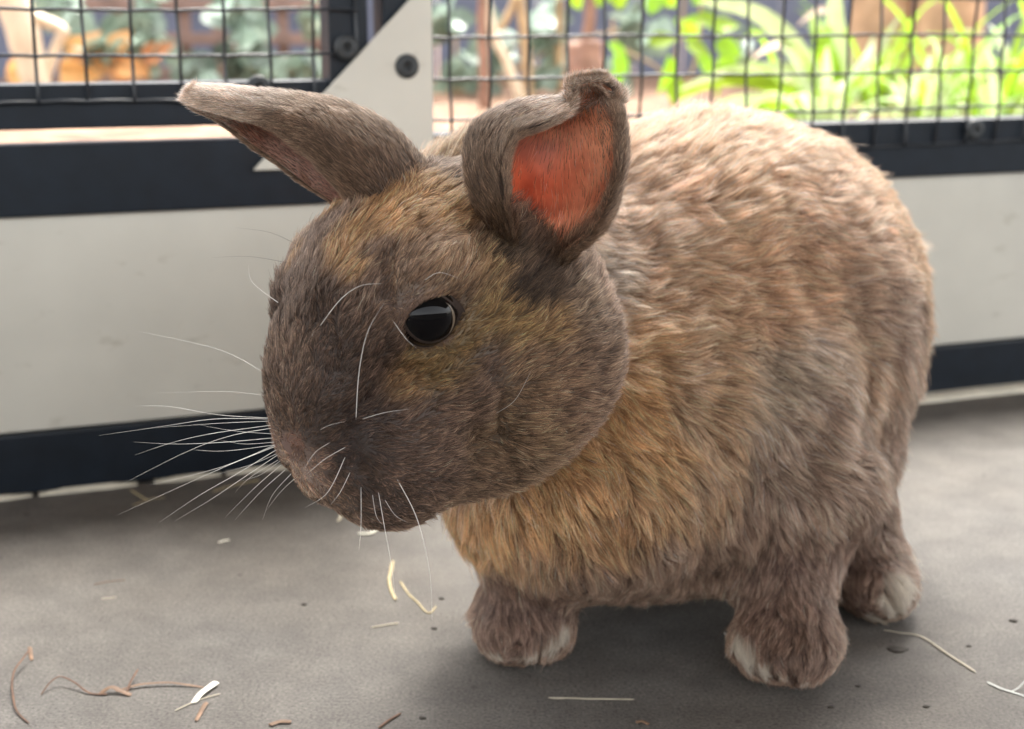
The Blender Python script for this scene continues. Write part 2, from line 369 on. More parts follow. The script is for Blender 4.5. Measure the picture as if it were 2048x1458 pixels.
for i,(px,Y,nb,sc,lab) in enumerate(spots):
    q=P(px,200,Y); strap_plant((q[0],q[1],GZ-.01),nb,lab,i+3,sc*.78)
# the long arching blade over the rabbit's back
q=P(1650,190,1.85); ar=empty('arching_leaf_plant',(q[0],q[1],GZ),0,label='plant with long pale arching blades reaching left over the rabbit\'s back',category='plant')
def curve_blade(pts,w,m):
    c=catmull(pts,16); Vv=[];F=[]
    for i,p in enumerate(c):
        t=i/15; ww=w*(1-t**4)*.5+.0008; d=nrm(np.gradient(c,axis=0)[i]); sd_=nrm(np.cross(d,[0,1,.25]))
        for s in (-1,0,1): Vv.append(p+sd_*s*ww+np.array([0,.2,0])*abs(s)*ww-np.array([q[0],q[1],GZ]))
    for i in range(15):
        for s in (0,1): F.append((i*3+s,(i+1)*3+s,(i+1)*3+s+1,i*3+s+1))
    return from_np('blade',Vv,F,m,True)
Y=1.85
for pts,w,m in (([(1655,235),(1630,160),(1570,70),(1500,20),(1400,5)],.026,pale),([(1655,235),(1600,150),(1520,140),(1440,150),(1360,180)],.02,pale),
    ([(1655,240),(1590,190),(1500,160),(1420,165),(1350,200)],.020,lime),([(1655,240),(1580,215),(1500,200),(1440,205)],.022,pale),
    ([(1660,240),(1665,150),(1645,90),(1625,30)],.028,lime),([(1665,240),(1675,130),(1672,30),(1668,-60)],.024,pale),([(1655,240),(1590,225),(1530,215),(1470,235)],.02,lime)):
    mesh_obj('blade',curve_blade([P(x,y,Y+.02*random.uniform(-1,1)) for x,y in pts],w,m),ar)
# pale curled leaves hanging on thin stems
pl=leaf_mat('pinkish_curled_leaf',(.72,.58,.48),.4)
for (x,y,lab) in ((1625,28,'pale pink curled leaf hanging highest, left of the tan trunk'),(1533,98,'white curled leaf halfway down, below the arching blade'),(1520,138,'pinkish curled leaf lowest of the three, over the rabbit\'s back')):
    q=P(x,y,1.95); e=empty('curled_leaf',q,0,label=lab,category='leaf',group='pale curled leaves')
    o=mesh_obj('blade',leaf_mesh('blade',.05,.022,pl,.5,.35,seed=x),e); o.rotation_euler=(.5,.1,math.pi); o.location=(.025,0,.003)
    b_=q; Vv,F=tube_np(catmull([np.array([.02,0,0]),np.array([.05,.02,-.02]),np.array([.09,.05,-(q[2]-GZ)])],8),.0012,5); mesh_obj('stem',from_np('stem',Vv,F,straw,True),e)

# tan trunks
def trunk(px,Y,r,lab,lean):
    q=floor_at(px,150,GZ); q=P(px,120,Y); base=np.array([q[0],q[1],GZ-.03]); e=empty('tree_trunk',base,0,label=lab,category='trunk',group='tan trunks behind the lime plants')
    n=16; pts=np.array([[lean*t+.01*math.sin(t*5),.0,1.3*t] for t in np.linspace(0,1,n)]); rr=np.array([r*(1.25-.25*min(1,t*6)) for t in np.linspace(0,1,n)])
    Vv,F=tube_np(pts,rr,18); Vv=Vv+vnoise3(Vv*np.array([1,1,.25]),.03,9)*.006
    mesh_obj('trunk',from_np('trunk',Vv,F,bark,True),e)
trunk(1748,2.5,.052,'tan tree trunk on the left of the pair behind the lime plants',.02)
trunk(1888,2.45,.056,'thicker tan tree trunk on the right of the pair behind the lime plants',-.01)
# red-brown stump and stems left of it
def stem_thing(name,cat,lab,tubes,m,grp=None):
    q0=np.array(tubes[0][0][0]); e=empty(name,q0,0,label=lab,category=cat)
    if grp: e['group']=grp
    for i,(pts,r0,r1) in enumerate(tubes):
        c=catmull(np.array(pts)-q0,14); Vv,F=tube_np(c,np.linspace(r0,r1,14),8); Vv=Vv+vnoise3(Vv+q0,.02,3)*r0*.2
        mesh_obj('stem' if i==0 else 'side_stem',from_np('stem',Vv,F,m,True),e)
    return e
def G(x,y,Y): return P(x,y,Y)
Yb=2.3
stem_thing('cut_stump','stump','short red brown stump between the grey stems and the lime broad leaves',[([G(1165,205,Yb),G(1168,150,Yb),G(1170,85,Yb)],.036,.027),([G(1170,100,Yb),G(1180,40,Yb),G(1185,-60,Yb)],.012,.008)],redst)
stem_thing('dry_stalk','stalk','upright orange brown stalk right of the cream corner plate',[([G(968,215,2.2),G(966,100,2.2),G(963,-60,2.2)],.009,.007)],redst)
stem_thing('dry_stalk','stalk','thin tan stalk leaning right, in the middle of the grey stems',[([G(1045,215,2.3),G(1015,130,2.3),G(985,60,2.3),G(965,-40,2.3)],.009,.006)],palew)
stem_thing('dry_stalk','stalk','pinkish grey stalk leaning right up to the top, left of the stump',[([G(1060,215,2.4),G(1050,100,2.4),G(1035,-60,2.4)],.010,.008),([G(1000,60,2.4),G(1025,10,2.4),G(1040,-60,2.4)],.008,.006)],straw)
stem_thing('dry_stalk','stalk','thin brown stalk close to the left side of the red stump',[([G(1125,215,2.5),G(1118,100,2.5),G(1120,-60,2.5)],.008,.007)],straw)
stem_thing('pale_branch','branch','thick pale branch slanting down at the left edge behind the mesh door',[([G(82,232,1.95),G(74,180,1.95),G(55,100,1.95),G(35,30,1.95),G(5,-60,1.95)],.019,.027),([G(62,30,1.95),G(95,45,1.96),G(125,62,1.96),G(118,80,1.96),G(88,165,1.96)],.009,.007)],palew)

# broad lime leaves
Yc=2.0
bq=P(1345,215,Yc); bl=empty('broad_leaf_plant',(bq[0],bq[1],GZ),0,label='plant with broad lime green leaves right of the red stump',category='plant')
lm=[leaf_mesh('leaf',.046,.026,limeb,.25,.25,seed=1),leaf_mesh('leaf',.056,.027,limeb,.3,.5,seed=2),leaf_mesh('leaf',.045,.03,limeb,.2,.1,seed=3)]
base=np.array([bq[0],bq[1],GZ])
for st in ([(1345,215),(1350,120),(1365,40),(1372,-60)],[(1345,215),(1320,140),(1235,90),(1225,40)],[(1345,215),(1385,140),(1400,60),(1400,0)]):
    Vv,F=tube_np(catmull([P(x,y,Yc)-base for x,y in st],14),.0022,6); mesh_obj('stem',from_np('stem',Vv,F,straw,True),bl)
for i,(x,y,a) in enumerate([(1228,110,-1.2),(1215,85,-.6),(1222,140,-1.5),(1295,88,.3),(1338,110,-1.5),(1345,150,-1.4),(1365,55,.4),(1390,30,-.3),(1372,85,-.5),(1395,110,-.8),(1415,125,-.9),(1430,85,-.4),(1420,55,.2),(1385,10,.8),(1350,15,2.2),(1400,75,2.6),(1300,30,1.2),(1240,20,1.6),(1160,20,1.9),(1195,15,1.2),(1440,110,-.9)]):
    o=mesh_obj('leaf',lm[i%3],bl); o.location=Vector(P(x,y,Yc+random.uniform(-.05,.05))-base)
    o.rotation_euler=Euler((random.uniform(.8,1.5),0,0)); o.rotation_euler=(Matrix.Rotation(-a,3,'Y')@Matrix.Rotation(random.uniform(.7,1.3),3,'X')).to_euler()
# ivy masses
im=[leaf_mesh('leaf',.05,.045,ivy,.2,.25,seed=s,shape=.7) for s in range(3)]
def ivy_plant(lab,pts,Y,n,seed):
    r=random.Random(seed); c=P(pts[0][0],170,Y); e=empty('ivy_plant',(c[0],c[1],GZ),0,label=lab,category='ivy',group='grey green ivy behind the mesh')
    base=np.array([c[0],c[1],GZ]); last=None
    for (x,y,w,h) in pts:
        tgt=P(x,y,Y+.03)-base; Vv,F=tube_np(catmull([np.array([0,0,-.02]),tgt*.5+np.array([.02,.02,.02]),tgt],10),.003,5); mesh_obj('stem',from_np('stem',Vv,F,straw,True),e)
        for i in range(n):
            o=mesh_obj('leaf',r.choice(im),e); q=P(x+r.gauss(0,w*.45),y+r.gauss(0,h*.45),Y+r.uniform(-.10,.04)); q[2]=max(q[2],GZ+.01)
            o.location=Vector(q-base); o.rotation_euler=(r.uniform(.3,1.6),r.uniform(-.7,.7),r.uniform(0,6.28)); s=r.uniform(.55,1.25); o.scale=(s,s,s)
ivy_plant('grey green ivy mass left of the trellis, above the orange leaves',[(120,20,40,40),(160,90,60,40),(270,40,40,60),(300,90,50,40),(225,110,40,25)],2.45,20,1)
ivy_plant('grey green ivy clump hanging over the middle of the trellis',[(480,80,35,60),(500,140,40,25),(395,140,35,20),(460,10,40,30)],2.55,14,2)
ivy_plant('small grey green ivy clump beside the black door stile',[(610,130,12,20),(640,40,14,40),(545,145,15,12)],2.5,9,3)
ivy_plant('dark grey green ivy mass right of the cream corner plate',[(890,40,30,50),(920,140,40,50),(990,110,50,60),(1085,60,40,60),(1090,140,50,40),(1230,150,30,30),(1280,50,30,40)],2.55,16,4)
ivy_plant('low grey green ivy behind the strap leaf plants',[(1490,90,60,50),(1560,150,50,30)],2.7,9,5)
# dead orange leaves on the woodchip
dm=[leaf_mesh('dry_leaf',.075,.05,dry,.5,.35,seed=s) for s in range(3)]
for i,(x,y,sc,lab) in enumerate([(12,150,1.1,'orange dead leaf cut by the left edge, behind the mesh door'),(28,132,.8,'brownish dead leaf beside the thick pale branch'),(118,142,1.1,'large orange dead leaf right of the pale branch, lowest of its pile'),(130,105,.8,'brown orange dead leaf standing on top of the left pile'),(150,128,1,'yellow orange dead leaf on the right of the left pile'),
    (182,128,.8,'small yellow orange dead leaf between the two piles'),(212,138,1.0,'broad yellow dead leaf in the middle of the right pile'),(222,110,.8,'pinkish orange dead leaf standing on top of the right pile'),(232,130,.9,'orange dead leaf at the right end of the right pile'),(288,128,.9,'lone upright orange dead leaf standing apart, right of both piles'),(275,152,.6,'small orange dead leaf at the foot of the lone upright one')]):
    q=P(x,y,2.36); sc*=.92; o=mesh_obj('dry_leaf',dm[i%3],None,label=lab,category='leaf',group='dead orange leaves in the garden')
    rr=random.Random(i); o.location=q; o.rotation_euler=(rr.uniform(.9,1.7),rr.uniform(-1.2,.2),rr.uniform(-.5,.5)); o.scale=(sc,)*3
    gq=np.array([.0,.0,GZ-.005-q[2]]); Vv,F=tube_np(catmull([np.array([0,0,0.]),np.array([.004,.006,gq[2]*.5]),gq],8),.0012,5); st_=mesh_obj('leaf_stalk',from_np('leaf_stalk',Vv,F,straw,True),o); st_.matrix_parent_inverse=(Matrix.Translation(Vector(q)).inverted()@Matrix.LocRotScale(Vector(q),o.rotation_euler,o.scale)).inverted()
# ------------------------------------------------------------------ rabbit: body as one blended surface
# ---- signed distance blobs
def ell(p,c,r,A=None):
    q=p-np.asarray(c,np.float32)
    if A is not None: q=q@np.asarray(A,np.float32).T
    r=np.asarray(r,np.float32)
    k0=np.sqrt(((q/r)**2).sum(-1)); k1=np.sqrt(((q/(r*r))**2).sum(-1))
    return k0*(k0-1)/np.maximum(k1,1e-6)
def rcone(p,a,b,ra,rb):
    a=np.asarray(a,np.float32); b=np.asarray(b,np.float32)
    ba=b-a; t=np.clip(((p-a)@ba)/(ba@ba),0,1)
    return np.sqrt(((p-a-t[...,None]*ba)**2).sum(-1))-(ra+(rb-ra)*t)
def smin(a,b,k):
    h=np.maximum(k-np.abs(a-b),0)/k
    return np.minimum(a,b)-h*h*k*0.25
def smax(a,b,k): return -smin(-a,-b,k)

# ---- head frame
HC=P(886,690,.475)
hy,hp=math.radians(38),math.radians(36)
hf=np.array([-math.cos(hy)*math.cos(hp),-math.sin(hy)*math.cos(hp),-math.sin(hp)])
hl=nrm(np.cross([0,0,1],hf)); hu=np.cross(hf,hl)
HA=np.array([hf,hl,hu])
def hd(f,l,u): return HC+f*hf+l*hl+u*hu

EL=(.0125,.0344,.0352)
EYE=hd(*EL)
def head_sdf(p):
    # head
    d=ell(p,hd(-.010,0,.007),(.053,.045,.053),HA)
    d=smin(d,ell(p,hd(.010,0,.026),(.034,.033,.030),HA),.02)            # forehead
    for s in (1,-1):
        d=smin(d,ell(p,hd(-.006,s*.017,-.018),(.042,.030,.034),HA),.03)  # cheeks
        d=smin(d,ell(p,hd(.044,s*.0145,-.012),(.0215,.0165,.0200),HA),.008)   # lip pads
        d=smin(d,ell(p,hd(.010,s*.024,.041),(.016,.012,.009),HA),.015)   # brow
    d=smin(d,ell(p,hd(.036,0,.009),(.031,.028,.029),HA),.03)             # nose bridge
    d=smin(d,ell(p,hd(.030,0,-.032),(.017,.015,.011),HA),.012)           # chin
    d=smin(d,ell(p,hd(.0555,0,-.004),(.009,.007,.006),HA),.008)           # nose
    for s in (1,-1):
        d=smin(d,ell(p,hd(-.019,s*.030,-.018),(.025,.020,.024),HA),.010)         # jowl
        d=smax(d,-ell(p,hd(.035,s*.041,.020),(.016,.015,.012),HA),.014)
        d=smax(d,-ell(p,hd(.024,s*.046,-.020),(.006,.013,.016),HA),.014)          # crease behind the whisker pad           # hollow before the eye
        d=smax(d,-ell(p,hd(EL[0],s*(EL[1]+.0078),EL[2]),(.0116,.0105,.0084),HA),.005)
    d=smax(d,-rcone(p,hd(.0700,0,.0085),hd(.0665,0,-.006),.0012,.0016),.003)      # cleft of the lip
    for s in (1,-1): d=smax(d,-rcone(p,hd(.0665,0,-.007),hd(.046,s*.030,-.031),.0016,.0022),.004)   # mouth line
    for s in (1,-1): d=smax(d,-rcone(p,hd(.0705,s*.0015,.0125),hd(.069,s*.0058,.0175),.0009,.0007),.002)   # nostrils
    return d
def torso_sdf(p):
    # torso
    b=nrm((P(1240,850,.575)-P(1545,610,.665))*np.array([1,1,0])); w=np.array([-b[1],b[0],0]); A=np.array([b,w,[0,0,1]])
    t=ell(p,P(1510,622,.67),(.092,.079,.0865),A)
    t=smin(t,ell(p,P(1350,580,.64),(.085,.066,.077),A),.05)
    t=smin(t,ell(p,P(1250,860,.575),(.068,.060,.062),A),.05)
    t=smin(t,ell(p,P(1120,950,.555),(.048,.046,.044),A),.04)
    t=smin(t,ell(p,P(980,455,.555),(.040,.036,.036),A),.04)             # nape
    t=smin(t,ell(p,P(1330,1068,.60),(.060,.045,.022)),.03)               # belly
    t=smin(t,ell(p,P(1570,880,.580),(.034,.030,.052)),.022)               # upper arm
    t=smin(t,ell(p,P(1672,720,.625),(.036,.034,.062)),.02)               # thigh
    t=smin(t,ell(p,P(1500,975,.563),(.058,.030,.028)),.012)             # coat hanging over the fore leg
    # fore legs
    lp=floor_at(1575,1332); rp=floor_at(1040,1298)
    t=smin(t,rcone(p,P(1565,1040,.582),lp+[0,.004,.018],.027,.0165),.02)
    t=smin(t,ell(p,lp+[-.001,-.004,.013],(.0215,.024,.014)),.012)
    t=smin(t,rcone(p,P(1085,1080,.56),rp+[0,.004,.018],.024,.0165),.015)
    t=smin(t,ell(p,rp+[.001,-.004,.013],(.0205,.023,.014)),.012)
    t=smin(t,ell(p,rp+[.013,-.004,.010],(.009,.013,.009)),.008)
    t=smin(t,ell(p,lp+[-.016,-.006,.011],(.008,.012,.009)),.008)
    # loose folds of the coat down the flank and shoulder
    fb=np.exp(-(((p-P(1640,850,.60))/np.array([.040,.07,.055]))**2).sum(-1))+.35*np.exp(-(((p-P(1330,780,.55))/np.array([.05,.06,.06]))**2).sum(-1))
    ph=(p@(b*.75+w*-.35))*2*math.pi/.021+p[...,2]*38+1.3*np.sin(p[...,2]*70+p[...,0]*40)
    t=t-.0017*fb*np.sin(ph)*(1+.8*np.sin(p[...,2]*95-p[...,0]*60))
    # hind foot
    hpw=floor_at(1742,1212)
    t=smin(t,rcone(p,P(1675,950,.62),hpw+[-.002,.01,.02],.025,.0165),.02)
    t=smin(t,ell(p,hpw+[.000,.004,.013],(.0185,.034,.0155)),.012)
    return t
GROOVES=[]; BUMPS=[]
def rabbit_sdf(p):
    d=smin(head_sdf(p),torso_sdf(p),.014)
    if GROOVES:
        m=np.abs(d)<.014; q=p[m]; e=d[m]
        for c,r,k in BUMPS: e=smin(e,ell(q,c,r,HA),k)
        for a,b,ra,rb,k in GROOVES: e=smax(e,-rcone(q,a,b,ra,rb),k)
        d=d.copy(); d[m]=e
    return d
def ev(p,f=rabbit_sdf,ch=400000):
    p=p.reshape(-1,3); o=np.empty(len(p),np.float32)
    for i in range(0,len(p),ch): o[i:i+ch]=f(p[i:i+ch])
    return o
def surface_nets(f,lo,hi,h):
    n=np.ceil((np.asarray(hi)-lo)/h).astype(int)+1
    ax=[lo[i]+h*np.arange(n[i]) for i in range(3)]
    G=np.stack(np.meshgrid(*ax,indexing='ij'),-1).astype(np.float32)
    D=ev(G,f).reshape(n); S=D<0
    c=n-1
    cnt=np.zeros(c,np.int8); acc=np.zeros(tuple(c)+(3,),np.float32); ne=np.zeros(c,np.float32)
    sl=lambda o:tuple(slice(o[i],o[i]+c[i]) for i in range(3))
    offs=[(i,j,k) for i in (0,1) for j in (0,1) for k in (0,1)]
    for o in offs: cnt+=S[sl(o)]
    act=(cnt>0)&(cnt<8); idx=np.argwhere(act)
    V=np.zeros((len(idx),3)); N=np.zeros(len(idx))
    for o in offs:
        for a in range(3):
            if o[a]: continue
            o2=list(o); o2[a]=1
            d0=D[tuple((idx+o).T)]; d1=D[tuple((idx+o2).T)]
            m=(d0<0)!=(d1<0); t=np.where(m,d0/np.where(m,d0-d1,1),0)
            pt=np.array(o,float)+np.zeros((len(idx),3)); pt[:,a]+=t
            V+=pt*m[:,None]; N+=m
    V=(V/N[:,None]+idx)*h+lo
    vid=-np.ones(c,int); vid[tuple(idx.T)]=np.arange(len(idx))
    F=[]
    for a in range(3):
        b,cx=(a+1)%3,(a+2)%3
        s0=[slice(None)]*3; s1=[slice(None)]*3; s0[a]=slice(0,-1); s1[a]=slice(1,None)
        ch=S[tuple(s0)]!=S[tuple(s1)]
        e=np.argwhere(ch); 
        e=e[(e[:,b]>0)&(e[:,cx]>0)&(e[:,b]<c[b])&(e[:,cx]<c[cx])]
        q=[]
        for db,dc in ((-1,-1),(0,-1),(0,0),(-1,0)):
            t=e.copy(); t[:,b]+=db; t[:,cx]+=dc; q.append(vid[tuple(t.T)])
        q=np.stack(q,1); ins=S[tuple(e.T)]
        q[~ins]=q[~ins][:,::-1]; F.append(q)
    return V,np.concatenate(F)
def grad(f,p,e=5e-4):
    g=np.stack([ev((p+np.eye(3)[i]*e).astype(np.float32),f)-ev((p-np.eye(3)[i]*e).astype(np.float32),f) for i in range(3)],1)
    return g/np.maximum(np.linalg.norm(g,axis=1,keepdims=True),1e-9)
def bez_rows(rows, ns, nw):
    R=np.array(rows)  # (m,k,3) control rows
    def cat(Pt,n):
        m=len(Pt); u=np.linspace(0,m-1,n); i=np.minimum(u.astype(int),m-2); t=(u-i).reshape((-1,)+(1,)*(Pt.ndim-1))
        p0=Pt[np.maximum(i-1,0)];p1=Pt[i];p2=Pt[i+1];p3=Pt[np.minimum(i+2,m-1)]
        return .5*((2*p1)+(-p0+p2)*t+(2*p0-5*p1+4*p2-p3)*t*t+(-p0+3*p1-3*p2+p3)*t**3)
    A=cat(R,ns); A=cat(np.swapaxes(A,0,1),nw); return np.swapaxes(A,0,1)

# near ear, rows base->tip, each: rim L, bulge L, deep, bulge R, rim R  as (px,py,Y)
def _ear(rows):
    return [[(x,y,e+d) for (x,y),d in zip(r,dp)] for r,e,dp in rows]
NEAR=_ear([
 ([(1060,570),(1050,560),(1080,568),(1105,560),(1105,570)],.472,(-.004,-.002,.004,.002,-.002)),
 ([(1034,500),(1005,497),(1078,515),(1152,495),(1122,515)],.455,(-.006,-.001,.008,.003,-.004)),
 ([(1016,425),(962,415),(1084,452),(1208,428),(1185,462)],.450,(-.014,-.002,.013,.006,-.006)),
 ([(1008,340),(940,325),(1090,360),(1230,340),(1232,352)],.456,(-.016,-.002,.018,.008,-.005)),
 ([(1026,280),(955,255),(1100,282),(1230,265),(1238,256)],.463,(-.015,-.002,.016,.007,-.005)),
 ([(1092,250),(1030,213),(1122,234),(1212,214),(1232,210)],.467,(-.013,-.003,.010,.003,-.005)),
 ([(1133,220),(1126,203),(1172,198),(1215,186),(1235,200)],.468,(-.008,-.004,.002,-.001,-.005)),
 ([(1142,184),(1148,174),(1178,165),(1203,164),(1222,178)],.467,(-.006,-.006,-.0055,-.006,-.006)),
])
T=.478
FAR=_ear([
 ([(740,450),(800,430),(885,380),(830,430),(725,465)],T,(-.016,-.022,-.004,.014,.010)),
 ([(700,396),(748,350),(822,303),(750,355),(664,404)],T,(-.016,-.023,-.004,.014,.010)),
 ([(662,352),(705,304),(766,251),(690,312),(617,371)],T,(-.016,-.023,-.004,.013,.010)),
 ([(612,300),(645,262),(690,214),(622,276),(565,330)],T,(-.015,-.021,-.004,.011,.009)),
 ([(545,252),(570,230),(600,196),(552,245),(510,292)],T,(-.012,-.017,-.004,.008,.007)),
 ([(468,225),(488,210),(510,188),(480,222),(452,248)],T,(-.009,-.012,-.004,.004,.004)),
 ([(413,208),(422,197),(436,182),(420,202),(406,221)],T,(-.007,-.009,-.004,.001,.001)),
 ([(388,200),(391,191),(400,182),(393,196),(389,206)],T,(-.005,-.006,-.004,-.002,-.002)),
])
def ear_grid(rows,ns=40,nw=30):
    return bez_rows([[P(*c) for c in r] for r in rows],ns,nw)
def sheet_solid(G,th):
    ns,nw=G.shape[:2]
    du=np.gradient(G,axis=0); dv=np.gradient(G,axis=1); N=np.cross(du,dv); N/=np.maximum(np.linalg.norm(N,axis=-1,keepdims=True),1e-9)
    s=np.linspace(0,1,ns)[:,None]; w=np.linspace(-1,1,nw)[None]
    tt=(th*np.sqrt(np.clip(1-w**8,0,1))*np.sqrt(np.clip(1-s**10,0,1))*.9+th*.1)[...,None]
    V=np.concatenate([(G+N*tt/2).reshape(-1,3),(G-N*tt/2).reshape(-1,3)]); n=ns*nw
    i=np.arange(n).reshape(ns,nw)
    q=np.stack([i[:-1,:-1],i[1:,:-1],i[1:,1:],i[:-1,1:]],-1).reshape(-1,4)
    F=[q,q[:,::-1]+n]
    loop=np.concatenate([i[0,:],i[1:,-1],i[-1,-2::-1],i[-2:0:-1,0]]); l2=np.roll(loop,-1)
    F.append(np.stack([loop,l2,l2+n,loop+n],1)[:,::-1]*1)
    return V,np.concatenate(F),N
def surf_hit(px,py,f=rabbit_sdf):
    px=np.atleast_1d(px); py=np.atleast_1d(py); o=np.array([0,0,H]); d=np.array([nrm(ray(x,y)) for x,y in zip(px,py)]); t=np.full(len(d),.36)
    for _ in range(160):
        s=ev((o+d*t[:,None]).astype(np.float32),f); t=np.minimum(t+np.clip(s*.8,-.01,.02),1.0)
    return o+d*t[:,None]
# creases of the face and between the toes, cut along the surface (face creases on both sides)
def groove(px,r,k=.003,sink=.3,f=head_sdf,both=True):
    q=surf_hit([a[0] for a in px],[a[1] for a in px],f); g=grad(f,q); q=q+g*r*sink
    out=[]
    for a,b in zip(q,q[1:]):
        out.append((a,b,r,r,k))
        if both:
            m=[((x-HC)@HA.T)*np.array([1,-1,1])@HA+HC for x in (a,b)]; out.append((m[0],m[1],r,r,k))
    return out
NEWG=groove([(768,528),(771,570),(778,608)],.0026)+groove([(982,742),(1000,800),(994,870)],.0022,.004)+groove([(700,870),(712,930),(748,985),(785,1010)],.0026,.004)\
    +groove([(598,902),(608,938),(648,982),(690,1008)],.0020,.002)+groove([(572,866),(588,878),(604,892)],.0013,.0015)+groove([(640,640),(662,700),(668,770)],.0022,.005)+groove([(830,700),(900,716),(960,700)],.0018,.004)
for px in ([(1500,1283),(1508,1336)],[(1538,1300),(1549,1352)],[(1576,1316),(1590,1362)],[(1086,1270),(1073,1322)],[(1118,1250),(1102,1302)],[(1040,1280),(1030,1330)],[(1772,1172),(1786,1228)],[(1745,1190),(1752,1240)]):
    NEWG+=groove(px,.0020,.003,.2,torso_sdf,False)
q=surf_hit([868],[556],head_sdf); q=(q-grad(head_sdf,q)*.0034)[0]; qm=((q-HC)@HA.T)*np.array([1,-1,1])@HA+HC
GROOVES+=NEWG; BUMPS+=[(q,(.013,.006,.006),.008),(qm,(.013,.006,.006),.008)]
rab=empty('rabbit',floor_at(1300,1250),0,label='small brown and grey rabbit with white toes crouching on the concrete floor, facing left',category='rabbit')
RO=np.array(rab.location)
VB,FB=surface_nets(rabbit_sdf,np.array([-.13,.36,-.006]),np.array([.27,.8,.26]),.0019)
NB=grad(rabbit_sdf,VB)
for _ in range(2):
    VB=VB-NB*np.clip(ev(VB.astype(np.float32))[:,None],-.002,.002)*.8
NB=grad(rabbit_sdf,VB)
ears=[]
for rows in (NEAR,FAR):
    Gd=ear_grid(rows,46,34); Vv,F,N=sheet_solid(Gd,.0030); ears.append((Gd,Vv,F,N))

# markings: (px, py, radius px, colour) painted on the surface nearest the camera line, plus the plain coat
C_DARK=(0.091,0.070,0.060); C_FACE=(0.151,0.116,0.097); C_OLIVE=(0.271,0.202,0.118); C_TAN=(0.380,0.259,0.155); C_ORANGE=(0.690,0.414,0.207)
C_FAWN=(0.657,0.419,0.258); C_GREY=(.27,.205,.165); C_BROWN=(0.350,0.244,0.183); C_LEG=(0.252,0.170,0.131); C_WHITE=(0.690,0.609,0.494)
HEADM=[(640,640,60,C_DARK),(590,700,70,C_FACE),(560,800,50,C_FACE),(600,560,40,C_FACE),(640,470,36,C_FACE),(700,430,30,C_FACE),
 (760,400,45,C_TAN),(700,470,32,C_TAN),(670,520,28,C_TAN),(690,560,22,C_TAN),(830,400,45,C_TAN),(880,430,40,C_TAN),(800,450,40,C_TAN),
 (740,600,40,C_FACE),(740,520,26,C_FACE),(850,480,50,(0.239,0.175,0.129)),(900,540,45,(0.295,0.224,0.168)),(800,540,35,(0.211,0.157,0.119)),
 (690,740,60,C_DARK),(650,830,50,C_DARK),(700,880,50,(0.049,0.038,0.034)),(760,900,50,C_DARK),(720,970,40,C_DARK),(780,1010,40,C_DARK),(850,960,60,C_FACE),
 (850,730,40,C_OLIVE),(900,700,35,C_OLIVE),(800,760,28,(0.239,0.168,0.105)),(980,640,38,C_OLIVE),(1040,660,36,C_OLIVE),(1090,660,30,(0.280,0.203,0.125)),(970,560,35,(0.265,0.196,0.125)),
 (960,780,50,C_FACE),(1000,880,60,(0.211,0.161,0.119)),(1060,780,45,(0.211,0.158,0.115)),(1120,740,50,(0.196,0.147,0.112)),(1180,720,50,(0.161,0.123,0.099)),(1080,870,50,(0.224,0.170,0.123)),(1150,820,45,(0.168,0.125,0.099)),(940,980,50,(0.168,0.129,0.101)),(1040,950,50,(0.183,0.140,0.105)),(900,850,55,C_FACE),
 (1060,590,36,(0.063,0.050,0.041)),(1110,560,36,(0.063,0.050,0.041)),(1000,500,30,(0.084,0.069,0.056)),(1150,620,40,(0.168,0.133,0.105)),
 (545,890,44,(0.560,0.420,0.364)),(565,930,40,(0.504,0.379,0.323)),(600,950,34,(0.463,0.349,0.280)),(540,850,37,(0.349,0.239,0.196)),(585,870,18,(0.308,0.183,0.140)),(620,960,27,(0.308,0.224,0.183)),(640,920,22,(0.224,0.161,0.133)),(680,1000,26,(0.140,0.105,0.084))]
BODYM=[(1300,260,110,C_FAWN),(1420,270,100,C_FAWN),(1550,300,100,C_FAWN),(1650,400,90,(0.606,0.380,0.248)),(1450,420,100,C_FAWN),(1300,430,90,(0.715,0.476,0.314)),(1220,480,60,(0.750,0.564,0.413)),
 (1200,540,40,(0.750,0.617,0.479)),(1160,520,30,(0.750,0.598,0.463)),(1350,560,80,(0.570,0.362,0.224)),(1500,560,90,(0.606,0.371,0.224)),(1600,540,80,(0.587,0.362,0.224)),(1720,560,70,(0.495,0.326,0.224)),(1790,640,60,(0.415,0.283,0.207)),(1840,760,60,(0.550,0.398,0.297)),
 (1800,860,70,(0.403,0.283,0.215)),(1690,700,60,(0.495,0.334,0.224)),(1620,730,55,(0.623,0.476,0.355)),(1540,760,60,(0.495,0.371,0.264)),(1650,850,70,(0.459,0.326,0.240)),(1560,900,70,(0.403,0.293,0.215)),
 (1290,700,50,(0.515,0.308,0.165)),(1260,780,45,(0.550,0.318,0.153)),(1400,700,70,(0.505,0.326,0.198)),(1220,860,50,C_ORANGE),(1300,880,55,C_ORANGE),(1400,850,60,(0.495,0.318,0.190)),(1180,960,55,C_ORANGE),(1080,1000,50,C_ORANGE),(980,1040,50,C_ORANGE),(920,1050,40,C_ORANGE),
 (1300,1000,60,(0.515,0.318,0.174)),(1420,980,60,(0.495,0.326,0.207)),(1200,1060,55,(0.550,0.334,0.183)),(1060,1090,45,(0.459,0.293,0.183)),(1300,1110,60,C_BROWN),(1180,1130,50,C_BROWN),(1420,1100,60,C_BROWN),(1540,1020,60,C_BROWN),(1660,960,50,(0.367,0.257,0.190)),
 (1560,1120,50,C_LEG),(1570,1230,50,C_LEG),(1590,1300,50,C_LEG),(1040,1200,50,C_LEG),(1000,1260,40,C_LEG),(1060,1260,30,C_LEG),(1720,1060,50,C_LEG),(1700,1160,40,C_LEG),(930,320,60,C_TAN),(880,300,50,C_TAN)]
